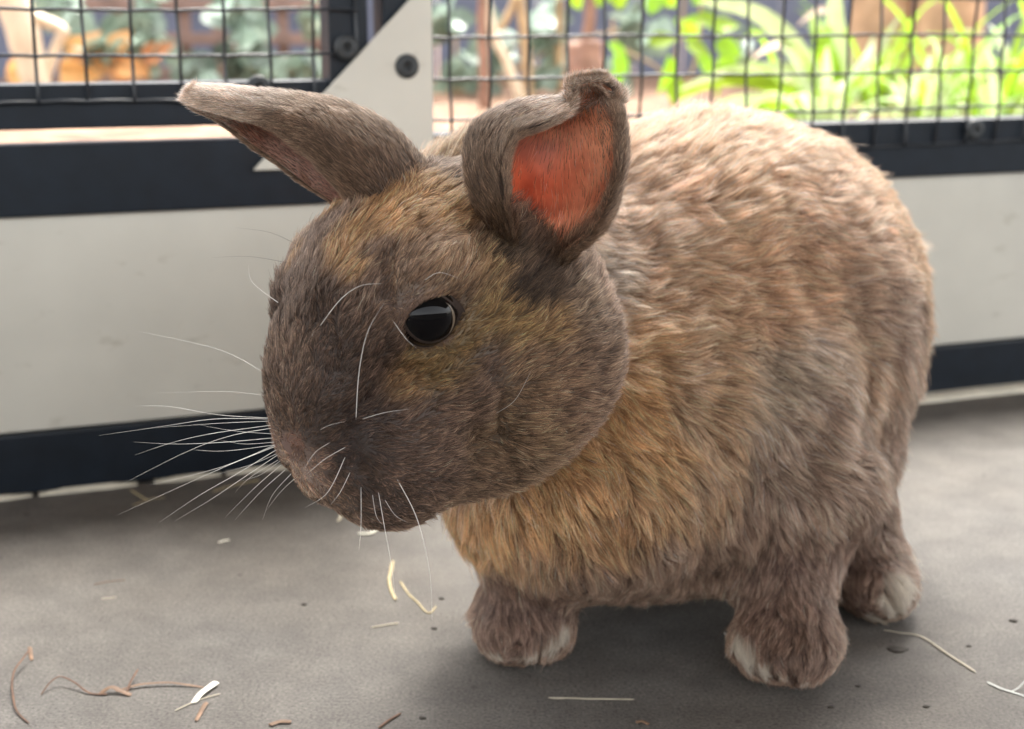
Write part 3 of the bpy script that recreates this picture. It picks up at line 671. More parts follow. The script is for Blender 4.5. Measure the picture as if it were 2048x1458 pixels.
TOES=[(1128,1262,30),(1105,1292,34),(1075,1312,30),(1045,1325,20),(985,1312,26),(965,1295,16),(1475,1290,34),(1490,1318,32),(1525,1342,24),(1560,1356,18),(1610,1362,18),
      (1800,1170,46),(1785,1215,42),(1740,1240,26),(1815,1120,30)]
TOES=[(q,r*.70*np.linalg.norm(q-np.array([0,0,H]))/FPX) for q,r in zip(surf_hit([t[0] for t in TOES],[t[1]-6 for t in TOES],torso_sdf),[t[2] for t in TOES])]
def marks(lst,f):
    a=np.array([(m[0],m[1]) for m in lst],float); p=surf_hit(a[:,0],a[:,1],f); t=np.linalg.norm(p-np.array([0,0,H]),axis=1)
    r=np.array([m[2] for m in lst])*t/FPX*1.05; c=np.array([m[3] for m in lst]); return p,r,c
MH=marks(HEADM,head_sdf); MT=marks(BODYM,torso_sdf)
# the same head markings on the far cheek
hp_=(MH[0]-HC)@HA.T; hm=hp_.copy(); hm[:,1]*=-1; keep=hp_[:,1]>.012
MH=(np.concatenate([MH[0],(hm@HA+HC)[keep]]),np.concatenate([MH[1],MH[1][keep]]),np.concatenate([MH[2],MH[2][keep]]))
def blend(p,M,base,eps):
    W=np.full(len(p),eps); A=np.asarray(base)*eps if np.ndim(base)==2 else np.tile(np.asarray(base)*eps,(len(p),1))
    for q,r,c in zip(*M):
        w=np.exp(-((p-q)**2).sum(1)/(2*(r*.62)**2)); W=W+w; A=A+w[:,None]*c
    return A/W[:,None]
def sstep(x,a,b):
    t=np.clip((x-a)/(b-a),0,1); return t*t*(3-2*t)
def coat_colour(p,wh):
    q=p+vnoise3(p,.014,21)*.0035+vnoise3(p,.005,31)*.0016
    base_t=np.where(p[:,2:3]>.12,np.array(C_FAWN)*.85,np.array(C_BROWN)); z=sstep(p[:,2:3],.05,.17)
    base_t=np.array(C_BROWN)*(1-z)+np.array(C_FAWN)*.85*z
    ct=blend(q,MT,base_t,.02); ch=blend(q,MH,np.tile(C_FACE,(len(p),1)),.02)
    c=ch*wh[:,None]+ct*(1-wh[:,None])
    return c
def toe_w(p):
    w=np.zeros(len(p))
    for q,r in TOES: w=np.maximum(w,1-sstep(np.linalg.norm(p-q+vnoise3(p,.003,3)*.0018,axis=1),r*.6,r*1.3))
    return w
def head_w(p): 
    return sstep(ev(p.astype(np.float32),torso_sdf)-ev(p.astype(np.float32),head_sdf),-.005,.006)

# skin/body mesh: body and both ears as one surface
skin=bpy.data.materials.new('rabbit_skin'); skin.use_nodes=True; nt=skin.node_tree; L=nt.links.new
b=nt.nodes['Principled BSDF']; at=nt.nodes.new('ShaderNodeAttribute'); at.attribute_name='coat'; L(at.outputs['Color'],b.inputs['Base Color'])
b.inputs['Roughness'].default_value=.55; b.inputs['Specular IOR Level'].default_value=.25
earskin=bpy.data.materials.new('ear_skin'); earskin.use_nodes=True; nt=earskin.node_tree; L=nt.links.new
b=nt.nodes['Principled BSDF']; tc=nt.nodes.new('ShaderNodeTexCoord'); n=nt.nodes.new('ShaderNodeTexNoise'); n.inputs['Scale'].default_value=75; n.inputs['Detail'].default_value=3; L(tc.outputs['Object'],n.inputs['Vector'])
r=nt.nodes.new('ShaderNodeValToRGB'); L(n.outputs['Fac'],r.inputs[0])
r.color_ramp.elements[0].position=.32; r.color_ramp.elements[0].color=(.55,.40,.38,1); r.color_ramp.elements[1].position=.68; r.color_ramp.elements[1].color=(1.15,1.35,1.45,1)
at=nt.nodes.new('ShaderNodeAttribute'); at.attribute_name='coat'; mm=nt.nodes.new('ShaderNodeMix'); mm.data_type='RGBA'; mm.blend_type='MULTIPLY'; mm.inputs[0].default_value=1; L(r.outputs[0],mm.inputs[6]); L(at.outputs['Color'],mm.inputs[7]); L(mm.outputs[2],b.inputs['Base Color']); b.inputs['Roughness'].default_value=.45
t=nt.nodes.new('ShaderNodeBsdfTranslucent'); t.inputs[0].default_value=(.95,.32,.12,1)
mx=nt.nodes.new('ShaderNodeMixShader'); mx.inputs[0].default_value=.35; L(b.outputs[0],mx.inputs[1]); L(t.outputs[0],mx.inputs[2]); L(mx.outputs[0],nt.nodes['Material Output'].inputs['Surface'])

off=len(VB); allV=[VB]; allF=[FB]; o=off
for Gd,Vv,F,N in ears: allV.append(Vv); allF.append(F+o); o+=len(Vv)
AV=np.concatenate(allV)-RO; AF=np.concatenate(allF)
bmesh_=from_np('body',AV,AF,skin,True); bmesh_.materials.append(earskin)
mi=np.zeros(len(AF),int); o=len(FB)
EARSGN=[]
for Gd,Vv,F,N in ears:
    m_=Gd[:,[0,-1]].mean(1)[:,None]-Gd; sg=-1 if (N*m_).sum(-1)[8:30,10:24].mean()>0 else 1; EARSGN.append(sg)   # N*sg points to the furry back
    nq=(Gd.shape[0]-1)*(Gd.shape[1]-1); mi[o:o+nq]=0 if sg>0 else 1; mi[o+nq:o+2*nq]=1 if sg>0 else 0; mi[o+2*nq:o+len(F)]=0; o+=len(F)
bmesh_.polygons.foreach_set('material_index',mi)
WHB=head_w(VB); CB=coat_colour(VB,WHB)*.75; tw=toe_w(VB); CB=CB*(1-tw[:,None])+np.array(C_WHITE)*tw[:,None]*.9
eyed=np.minimum(np.linalg.norm(VB-EYE,axis=1),np.linalg.norm(VB-hd(EL[0],-EL[1],EL[2]),axis=1))
ew=(1-sstep(eyed,.0105,.0135))[:,None]; CB=CB*(1-ew)+np.array((.16,.10,.075))*ew
hl_=(VB-HC)@HA.T; nw=(1-sstep(np.linalg.norm((hl_-np.array([.066,0,.0165]))*np.array([1,1,1.2]),axis=1),.005,.009))[:,None]; CB=CB*(1-nw)+np.array((.15,.095,.078))*nw
for s_ in (1,-1):
    a_=hd(.0705,s_*.0015,.0125); b_=hd(.069,s_*.0058,.0175); t_=np.clip(((VB-a_)@(b_-a_))/((b_-a_)@(b_-a_)),0,1)[:,None]; ds_=np.linalg.norm(VB-a_-t_*(b_-a_),axis=1)
    CB=np.where((ds_<.0016)[:,None],np.array([[.04,.022,.018]]),CB)
ca=np.ones((len(AV),4)); ca[:off,:3]=CB; ca[off:,:3]=(.10,.072,.056); o=off
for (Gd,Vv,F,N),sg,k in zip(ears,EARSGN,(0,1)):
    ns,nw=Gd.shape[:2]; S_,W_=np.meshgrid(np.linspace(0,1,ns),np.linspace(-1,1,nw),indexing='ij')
    red=np.exp(-((S_-.40)/.16)**2-((W_+.15)/.5)**2); tan=sstep(W_,.1,.7)  # inner ear: pink skin, with the backlit red glow painted into the colour
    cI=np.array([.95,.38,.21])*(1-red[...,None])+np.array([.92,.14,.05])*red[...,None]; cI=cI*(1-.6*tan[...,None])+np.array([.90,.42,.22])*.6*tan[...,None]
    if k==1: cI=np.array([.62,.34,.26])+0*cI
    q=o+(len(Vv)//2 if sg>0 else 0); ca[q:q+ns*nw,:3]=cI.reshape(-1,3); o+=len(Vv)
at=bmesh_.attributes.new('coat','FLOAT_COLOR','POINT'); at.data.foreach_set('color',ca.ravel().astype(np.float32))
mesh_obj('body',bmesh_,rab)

# eyes --------------------------------------------------------------
em=bpy.data.materials.new('dark_eye'); em.use_nodes=True; b=em.node_tree.nodes['Principled BSDF']
b.inputs['Base Color'].default_value=(.003,.0026,.003,1); b.inputs['IOR'].default_value=1.28; b.inputs['Roughness'].default_value=.03; b.inputs['Specular IOR Level'].default_value=.5
lidm=mat('eyelid_skin',(.040,.027,.021),.85,noise=(400,.2),Specular_IOR_Level=.2); scl=mat('eye_corner',(.15,.11,.075),.4,noise=(500,.2))
for s in (1,-1):
    c=hd(EL[0],s*EL[1],EL[2]); R=.0103
    bm=bmesh.new(); bmesh.ops.create_uvsphere(bm,u_segments=40,v_segments=24,radius=R)
    e=mesh_obj('eye',bm_mesh('eye',bm,em,True),rab); e.location=Vector(c-RO)
    ax=nrm(hl*s*.93+hf*.30+hu*.10); e1=nrm(np.cross(ax,[0,0,1.]))*(1 if s>0 else 1); e2=np.cross(e1,ax)
    # almond eyelid ring hugging the ball
    ang=np.linspace(0,2*math.pi,41)[:-1]
    def rim(rx,ru,rd_,lift):
        pts=[]
        for a in ang:
            ca_=math.cos(a)*sgp; k=1+.20*max(0,ca_)**4
            x=rx*k*math.cos(a); y=(ru if math.sin(a)>0 else rd_)*math.copysign(abs(math.sin(a))**1.22,math.sin(a))*(1-.10*max(0,ca_))
            v=x*e1+y*e2; rr=np.linalg.norm(v); zz=math.sqrt(max((R*lift)**2-rr*rr,(R*.30)**2)); pts.append(c+v+ax*zz)
        return np.array(pts)
    sgp=np.sign(np.dot(e1,-hf))
    rings=[rim(.0084,.0087,.0068,1.002),rim(.0085,.0088,.0069,1.01),rim(.0087,.0090,.0072,1.015),rim(.0091,.0094,.0080,1.0),rim(.0099,.0101,.0092,.90),rim(.0107,.0108,.0103,.5)]
    Vv=np.concatenate(rings)-c; F=[]
    for k in range(len(rings)-1):
        for i in range(40): F.append((k*40+i,k*40+(i+1)%40,(k+1)*40+(i+1)%40,(k+1)*40+i))
    mesh_obj('eyelid',from_np('eyelid',Vv,F,lidm,True),e)
    # pale crescent at the back corner, just proud of the ball
    Vv=[];F=[]
    sg=np.sign(np.dot(e1,-hf))
    for i in range(13):
        t=i/12; a=(-.95+1.9*t)
        for q,rx in enumerate((.0062-.0*abs(a),.0082)):
            wv=(.0079 if q else .0068+.0011*abs(a)**2)
            v=(sg*wv*math.cos(a)*1.0)*e1+(.0078*math.sin(a))*e2*.92; rr=min(np.linalg.norm(v),R*.985); Vv.append(v/np.linalg.norm(v)*rr+ax*math.sqrt((R*1.006)**2-rr*rr))
    for i in range(12): F.append((i*2,i*2+1,i*2+3,i*2+2))
    mesh_obj('eye_corner',from_np('eye_corner',Vv,F,scl,True),e)

# ------------------------------------------------------------------ fur
N_BODY=430000; N_EAR=60000; NP_=6
def sample_mesh(V,F,n,wfun):
    tri=np.concatenate([F[:,[0,1,2]],F[:,[0,2,3]]]) ; A=V[tri]; cr=np.cross(A[:,1]-A[:,0],A[:,2]-A[:,0]); ar=np.linalg.norm(cr,axis=1)*.5
    cen=A.mean(1); w=ar*wfun(cen); w/=w.sum(); k=RNG.choice(len(tri),n,p=w); u=RNG.random((n,2)); f=u.sum(1)>1; u[f]=1-u[f]
    return tri[k],u
def lerp_tri(X,tri,u): return X[tri[:,0]]*(1-u.sum(1))[:,None]+X[tri[:,1]]*u[:,:1]+X[tri[:,2]]*u[:,1:]
CAMP=np.array([0,0,H])
NBtree=None
def body_weight(cen):
    i=((cen[:,None]-0)).sum(1)
    g=grad(rabbit_sdf,cen); v=CAMP-cen; v/=np.linalg.norm(v,axis=1,keepdims=True); fc=(g*v).sum(1)
    w=.28+.72*sstep(fc,-.35,.0)
    hw=head_w(cen); w=w*(1+.75*hw); w*=1+.6*(cen[:,2]<.045)
    return w
tri,u=sample_mesh(VB,FB,N_BODY,body_weight)
R_=lerp_tri(VB,tri,u); Nn=lerp_tri(NB,tri,u); Nn/=np.linalg.norm(Nn,axis=1,keepdims=True)
wh=lerp_tri(WHB[:,None],tri,u)[:,0]
hlr=(R_-HC)@HA.T
# --- direction field
NOSE=hd(.068,0,.012)
dh=R_-NOSE; dh/=np.linalg.norm(dh,axis=1,keepdims=True)
dh=dh+np.array([0,0,-.25])*sstep(-hlr[:,2],-.01,.03)[:,None]
BD=nrm((P(1545,610,.665)-P(1240,850,.575))*np.array([1,1,0]))
zt=R_[:,2]; down=1-sstep(zt,.06,.20)
db=BD[None]*(1-.55*down)[:,None]+np.array([[0,0,-1.]])*(.28+.75*down)[:,None]
leg=1-sstep(zt,.035,.065)
db=db*(1-leg[:,None])+(np.array([[0,-.25,-1.]]))*leg[:,None]
foot=1-sstep(zt,.012,.026)
footdir=np.where((R_[:,0]<.06)[:,None],np.array([[-.05,-.9,-.5]]),np.where((R_[:,1]>.545)[:,None],np.array([[.35,-.8,-.4]]),np.array([[-.05,-.9,-.5]])))
db=db*(1-foot[:,None])+footdir*foot[:,None]
D=dh*wh[:,None]+db*(1-wh[:,None])
sw=vnoise3(R_,.026,41)*.36+vnoise3(R_,.008,51)*.34
D=D/np.linalg.norm(D,axis=1,keepdims=True)+sw*(1-.40*wh)[:,None]
def tangent(D,N):
    T=D-N*(D*N).sum(1,keepdims=True); return T/np.maximum(np.linalg.norm(T,axis=1,keepdims=True),1e-6)
Tn=tangent(D,Nn)
# --- length
fh=np.linalg.norm((hlr-np.array([.062,0,.0]))*np.array([1,1,.8]),axis=1)
Lh=.0025+.0042*sstep(fh,.008,.075)
gd=np.full(len(R_),1.)
for a_,b_,ra_,rb_,k0 in GROOVES: 
    t_=np.clip(((R_-a_)@(b_-a_))/((b_-a_)@(b_-a_)),0,1)[:,None]; gd=np.minimum(gd,np.linalg.norm(R_-a_-t_*(b_-a_),axis=1))
Lh*=.5+.5*sstep(gd,.0025,.0075)
ed=np.minimum(np.linalg.norm(R_-EYE,axis=1),np.linalg.norm(R_-hd(EL[0],-EL[1],EL[2]),axis=1))
Lh*=.30+.70*sstep(ed,.0100,.018)
Lb=.0118+.0032*vnoise(R_,.03,61); Lb=Lb*(1-leg)+.0085*leg; Lb=Lb*(1-foot)+.0055*foot
belly=(Nn[:,2]<-.6)&(zt>.02); Lb=np.where(belly,Lb*.8,Lb)
Ln=(Lh*wh+Lb*(1-wh))*RNG.uniform(.7,1.12,len(R_))
guard=RNG.random(len(R_))<.035; Ln=np.where(guard,Ln*1.35,Ln)
lift=(.54+.14*wh)*(1+.45*vnoise(R_,.010,71)*(1-.4*wh))+RNG.normal(0,.11+.05*wh,len(R_)); lift=np.clip(lift,.12,1.1)
lift=np.where(foot>.4,lift*.8,lift)
drop=(ed<np.where(hlr[:,2]>EL[2]+.001,.0078,.0094))|(np.linalg.norm((hlr-np.array([.066,0,.0165]))*np.array([1,1,1.2]),axis=1)<.0036)
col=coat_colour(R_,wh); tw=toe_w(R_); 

# --- ears
def ear_fur(k,n):
    Gd,Vv,F,N=ears[k]; ns,nw=Gd.shape[:2]
    s=RNG.random(n)**.9*(ns-1.001); w=RNG.random(n)*(nw-1.001); i=s.astype(int); j=w.astype(int); a=(s-i)[:,None]; c=(w-j)[:,None]
    q=lambda X:(X[i,j]*(1-a)+X[i+1,j]*a)*(1-c)+(X[i,j+1]*(1-a)+X[i+1,j+1]*a)*c
    ds=np.gradient(Gd,axis=0); p=q(Gd); nn=q(N); nn/=np.linalg.norm(nn,axis=1,keepdims=True); d=q(ds); d/=np.linalg.norm(d,axis=1,keepdims=True)
    side=RNG.random(n)<.80                                  # outer (back) side or inner side
    return p,nn,d,side,s/(ns-1),w/(nw-1)*2-1
earR=[];earN=[];earT=[];earL=[];earC=[];earlift=[]
for k in (0,1):
    p,nn,d,side,s,w=ear_fur(k,N_EAR)
    # outward = away from the hollow: compare with the mid line of the sheet
    Gd=ears[k][0]; mid=Gd[:,[0,-1]].mean(1); dm=mid[np.clip((s*(len(mid)-1)).astype(int),0,len(mid)-1)]-p
    sgn=EARSGN[k]
    out=nn*sgn; N2=np.where(side[:,None],out,-out); pos=p+N2*.0014
    edge=np.where(w>0,sstep(w,.06,.70),sstep(-w,.42,.9)) if k==0 else sstep(np.abs(w),.45,.9); tip=sstep(s,.52,.82)
    edge=np.maximum(edge,1-sstep(s,.18,.30)) if k==0 else edge
    inner_keep=RNG.random(len(s))<(.22+np.maximum(edge,tip)*.78)*(1. if k==0 else 1.)+(.5 if k==1 else 0)
    wisp=(~side)&(np.maximum(edge,tip)<.5)
    kp=side|inner_keep; kp&=(s>.0)
    Ld=np.where(side,.0042,.0030)*RNG.uniform(.7,1.2,len(s)); Ld=np.where(side&(np.abs(w)>.85),Ld*1.2,Ld)
    Td=d+vnoise3(p,.010,81)*.30+ (np.sign(w)*0)[:,None]
    if k==0: cb=np.where((w>.3)[:,None],np.array([[.155,.118,.095]]),np.array([[.105,.080,.062]])); cb=cb*(1-tip[:,None])+np.array([[.40,.34,.30]])*tip[:,None]
    else:
        cb=np.tile(np.array([[.15,.115,.092]]),(len(s),1)); cb=cb*(1-tip[:,None]*.9)+np.array([[.62,.55,.50]])*tip[:,None]*.9
        cb=np.where((~side&(tip<.5))[:,None],np.array([[.36,.25,.205]]),cb)
    cb=np.where((~side&(k==0))[:,None],cb*1.05,cb); cb=np.where((wisp&(k==0))[:,None],np.array([[.74,.40,.26]]),cb)
    Ld=np.where(wisp,.0060,Ld); Ld=np.where((~side)&(s<.26)&(k==0),.0085*RNG.uniform(.6,1.1,len(s)),Ld)
    earR.append(pos[kp]);earN.append(N2[kp]);earT.append(tangent(Td,N2)[kp]);earL.append(Ld[kp]);earC.append(cb[kp]);earlift.append((np.where((~side[kp])&(s[kp]<.26),.75,.32)+RNG.normal(0,.12,kp.sum())))
for k in (0,1):
    Gd,Vv,F,N=ears[k]; ns,nw=Gd.shape[:2]; ne=16000; sI=RNG.random(ne)*(ns-1.001); i=sI.astype(int); a=(sI-i)[:,None]; e_=np.where(RNG.random(ne)<.5,0,nw-1)
    ds=np.gradient(Gd,axis=0); dw=np.gradient(Gd,axis=1); q=lambda X:X[i,e_]*(1-a)+X[i+1,e_]*a
    p=q(Gd); d=q(ds); d/=np.linalg.norm(d,axis=1,keepdims=True); o_=q(dw)*np.where(e_==0,-1,1)[:,None]; o_/=np.maximum(np.linalg.norm(o_,axis=1,keepdims=True),1e-9)
    nn=q(N); nn/=np.linalg.norm(nn,axis=1,keepdims=True); nn*=EARSGN[k]; v=RNG.uniform(-1,1,ne)[:,None]
    n2=o_*np.sqrt(1-v*v*.9)+nn*v; n2/=np.linalg.norm(n2,axis=1,keepdims=True)
    m_=RNG.random(ne)<.16; jw=RNG.random(ne)*(nw-1.001); j=jw.astype(int); b_=(jw-j)[:,None]
    pe=Gd[-1,j]*(1-b_)+Gd[-1,j+1]*b_; de=Gd[-1,j]-Gd[-4,j]; de/=np.maximum(np.linalg.norm(de,axis=1,keepdims=True),1e-9)
    p=np.where(m_[:,None],pe,p); n2=np.where(m_[:,None],de+nn*v*.6,n2); n2/=np.linalg.norm(n2,axis=1,keepdims=True); sI=np.where(m_,ns-1,sI)
    tip=sstep(sI/(ns-1),.60,.85)[:,None]; c0_=np.array([[.15,.115,.092]]) if k==0 else np.array([[.20,.155,.125]])
    earR.append(p+n2*.0006); earN.append(n2); earT.append(tangent(d+vnoise3(p,.006,83)*.4,n2)); earL.append(RNG.uniform(.0022,.0042,ne)); earC.append(c0_*(1-tip)+np.array([[.42,.36,.32]])*tip); earlift.append(.55+RNG.normal(0,.15,ne))
nb=len(R_); kb=~drop
R_=np.concatenate([R_[kb]]+earR); Nn=np.concatenate([Nn[kb]]+earN); Tn=np.concatenate([Tn[kb]]+earT); Ln=np.concatenate([Ln[kb]]+earL); lift=np.clip(np.concatenate([lift[kb]]+earlift),.08,1.1)
col=np.concatenate([col[kb]]+earC); tw=np.concatenate([tw[kb]]+[np.zeros(len(x)) for x in earR]); wh=np.concatenate([wh[kb]]+[np.ones(len(x)) for x in earR]); guard=np.concatenate([guard[kb]]+[np.zeros(len(x),bool) for x in earR])
n=len(R_); isb=np.arange(n)<kb.sum()
# strand shape: leaves the skin at the lift angle, then lies down
t=np.linspace(0,1,NP_)[None,:,None]
ca=np.cos(lift)[:,None,None]; sa=np.sin(lift)[:,None,None]
bend=np.where(isb,.55,.4)[:,None,None]
PT=R_[:,None]+Ln[:,None,None]*(Tn[:,None]*(ca*t+ .12*t*t)+Nn[:,None]*sa*(t-bend*t*t))
jit=RNG.normal(0,1,(n,3))*.10; PT=PT+(jit*Ln[:,None])[:,None]*t**2
# locks: tips drawn together
kd_n=n//26; ci=RNG.choice(n,kd_n,replace=False); kd=KDTree(kd_n)
for a_,i_ in enumerate(ci): kd.insert(R_[i_],a_)
kd.balance()
near=np.fromiter((kd.find(x)[1] for x in R_.tolist()),int,n)
lead=ci[near]; amt=np.where(isb,.52-.06*wh,.25)*(.55+.45*RNG.random(n)); amt=np.where(guard,amt*.3,amt)
offv=(R_-R_[lead])[:,None]
tgt=PT[lead]+ (R_-R_[lead])[:,None]*.15
sc_=(Ln/Ln[lead])[:,None,None]
delta=PT[lead]-R_[lead][:,None]
tgt=R_[lead][:,None]+delta*sc_+offv*.2
k_=amt[:,None,None]*t**1.4
okl=np.linalg.norm(R_-R_[lead],axis=1)<.006
PT=np.where(okl[:,None,None],PT*(1-k_)+tgt*k_,PT)
curl=RNG.normal(0,1,(kd_n,3))[near]; PT=PT+(curl*(Ln*np.where(isb,.13,.05))[:,None])[:,None]*t**2.2
# larger tufts over the body, a few hundred hairs each
k2=n//300; c2=RNG.choice(n,k2,replace=False); kd=KDTree(k2)
for a_,i_ in enumerate(c2): kd.insert(R_[i_],a_)
kd.balance()
near2=np.fromiter((kd.find(x)[1] for x in R_.tolist()),int,n); l2=c2[near2]
t2=RNG.uniform(.1,.55,k2)[near2]*np.where(isb,1-.45*wh,0); ok2=np.linalg.norm(R_-R_[l2],axis=1)<.02
k_=(t2*ok2)[:,None,None]*t**1.7
PT=PT*(1-k_)+(R_[l2][:,None]+(PT[l2]-R_[l2][:,None])*(Ln/Ln[l2])[:,None,None]+(R_-R_[l2])[:,None]*.35)*k_
PT[:,:,2]=np.maximum(PT[:,:,2],.0006)
tuftv=RNG.normal(0,1,k2)[near2]
# colour: agouti bands, per-hair variety and per-lock variety
lockv=RNG.normal(0,1,kd_n)[near]; hv=RNG.normal(0,1,n)
mot=1.0*wh+.45*(1-wh)
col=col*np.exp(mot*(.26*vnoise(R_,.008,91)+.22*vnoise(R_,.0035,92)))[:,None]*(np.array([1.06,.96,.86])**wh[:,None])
lum_=(col@np.array([.3,.6,.1]))[:,None]; col=lum_*(col/lum_)**(1.15+.19*wh[:,None])
c0=col*np.exp(.13*lockv+.07*tuftv*isb+(.34+.10*wh)*hv)[:,None]
pale=(RNG.random(n)<np.where(isb,.24*wh+.18*(1-wh),.15)); tipc=np.where(pale[:,None],np.minimum(c0*2.0+np.array([.10,.075,.045])*sstep(lum_,.035,.11),.8),c0*1.12)
basec=c0*np.array([.36,.34,.36])
W=C_WHITE*np.exp(.10*hv)[:,None]
tipc=tipc*(1-tw[:,None])+np.minimum(W,.85)*tw[:,None]; basec=basec*(1-tw[:,None])+np.minimum(W,.85)*.85*tw[:,None]
tt=np.linspace(0,1,NP_)[None,:,None]; ts=sstep(tt,.15,.85)
PC=basec[:,None]*(1-ts)+tipc[:,None]*ts
rad=(np.where(guard,.000095,.000080)*np.where(isb,1-.22*wh,.75))[:,None]*(1-.8*np.linspace(0,1,NP_)[None]**1.5)

furm=bpy.data.materials.new('rabbit_fur'); furm.use_nodes=True; nt=furm.node_tree; nt.nodes.clear(); L=nt.links.new
out=nt.nodes.new('ShaderNodeOutputMaterial'); hb=nt.nodes.new('ShaderNodeBsdfHairPrincipled'); hb.model='CHIANG'; hb.parametrization='COLOR'
at=nt.nodes.new('ShaderNodeAttribute'); at.attribute_name='coat'; L(at.outputs['Color'],hb.inputs['Color']); df=nt.nodes.new('ShaderNodeBsdfDiffuse'); L(at.outputs['Color'],df.inputs['Color']); hm_=nt.nodes.new('ShaderNodeMixShader'); hm_.inputs[0].default_value=.55; L(hb.outputs[0],hm_.inputs[1]); L(df.outputs[0],hm_.inputs[2]); L(hm_.outputs[0],out.inputs['Surface'])
hb.inputs['IOR'].default_value=1.42; hb.inputs['Roughness'].default_value=.5; hb.inputs['Radial Roughness'].default_value=.6; hb.inputs['Coat'].default_value=0.0
def hair_object(name,PT,rad,PC,m,parent,**kw):
    n,k=PT.shape[:2]; hc=bpy.data.hair_curves.new(name); hc.add_curves([k]*n)
    hc.attributes['position'].data.foreach_set('vector',PT.reshape(-1,3).astype(np.float32).ravel())
    ra=hc.attributes.get('radius') or hc.attributes.new('radius','FLOAT','POINT'); ra.data.foreach_set('value',np.ascontiguousarray(rad.astype(np.float32)).ravel())
    c=hc.attributes.new('coat','FLOAT_COLOR','POINT'); c4=np.ones((n*k,4),np.float32); c4[:,:3]=PC.reshape(-1,3); c.data.foreach_set('color',c4.ravel())
    hc.materials.append(m); return put(bpy.data.objects.new(name,hc),parent,**kw)
hair_object('fur',PT-RO,rad,PC,furm,rab,kind='stuff')
# ------------------------------------------------------------------ whiskers
wm_=mat('whisker',(.78,.75,.70),.35,Transmission_Weight=.0)
wd_=mat('dark_whisker',(.10,.08,.07),.4)
def whisker(pts,w=1.0,near=False,dY=-.012,m=wm_):
    if near:
        p0=surf_hit(pts[0][0],pts[0][1])[0]; Y0=p0[1]
    else: Y0=.443
    n=len(pts); pw=np.array([P(x,y,Y0+((dY*1.3*i/(n-1)-.006*min(1,i)) if near else .004+.012*i/(n-1))) for i,(x,y) in enumerate(pts)])-RO
    pw[:,2]=np.maximum(pw[:,2],.002)
    c=catmull(pw,18); r=.000115*w*(1-.9*np.linspace(0,1,18)**1.3)
    Vv,F=tube_np(c,r,5); mesh_obj('whisker',from_np('whisker',Vv,F,m,True),rab)
for pts,w in (([(540,836),(440,830),(337,813),(270,812)],1),([(540,838),(430,838),(330,852),(198,871)],1),([(540,842),(430,847),(310,856)],.8),([(545,850),(425,867),(345,885),(270,910)],1),
    ([(545,856),(460,872),(370,905),(240,971)],1.05),([(545,876),(440,885),(350,888),(267,884)],1),([(548,890),(450,902),(380,899)],.8),([(550,890),(440,935),(300,970)],1.0),
    ([(550,893),(470,925),(390,960),(235,1030)],1.1),([(552,900),(470,950),(400,990),(318,1045)],1.1),([(555,910),(480,960),(420,1000),(350,1042)],1),([(556,920),(500,955),(470,985)],.8),
    ([(562,930),(510,975),(450,1035)],1),([(570,940),(520,985),(470,1040)],1),([(582,948),(545,990),(525,1040)],.9),([(592,955),(560,985),(532,1022)],.8),([(548,868),(470,862),(400,850)],.7),([(550,884),(490,888),(440,880)],.7),
    ([(556,605),(505,565),(497,530)],1.1),([(535,750),(440,700),(275,662)],.8),([(535,792),(450,783),(300,786)],.6),([(552,908),(500,930),(420,952)],.8),([(560,922),(520,950),(480,962)],.7)): whisker(pts,w)
for pts,w in (([(572,525),(500,513),(425,515)],.6),([(596,490),(540,465),(470,455)],.6)): whisker(pts,w,m=wd_)
for pts,w,dY in (([(712,838),(718,745),(735,665),(768,606)],1.3,-.010),([(640,652),(680,600),(720,572),(764,567)],1.2,-.008),([(785,640),(810,675),(833,697)],.8,-.004),([(725,838),(770,825),(820,818)],.9,-.006),
    ([(990,828),(1030,800),(1062,742)],.8,-.006),([(795,960),(835,1040),(860,1150),(864,1240)],1.2,-.012),([(757,985),(770,1060),(783,1130),(790,1190)],1.0,-.012),([(722,975),(722,1050),(718,1100)],.9,-.008),([(690,915),(655,985),(610,1015)],1.1,-.008),
    ([(660,885),(630,905),(608,938)],.9,-.006),([(690,895),(650,918),(612,950)],1.0,-.006),([(700,945),(680,985),(660,1010)],.9,-.006),([(770,1000),(790,1030),(815,1045)],.8,-.005),([(745,990),(752,1030),(765,1050)],.8,-.005),([(640,860),(660,850),(690,843)],.7,-.005),([(850,560),(880,545),(925,560)],.7,-.004)): whisker(pts,w,True,dY)

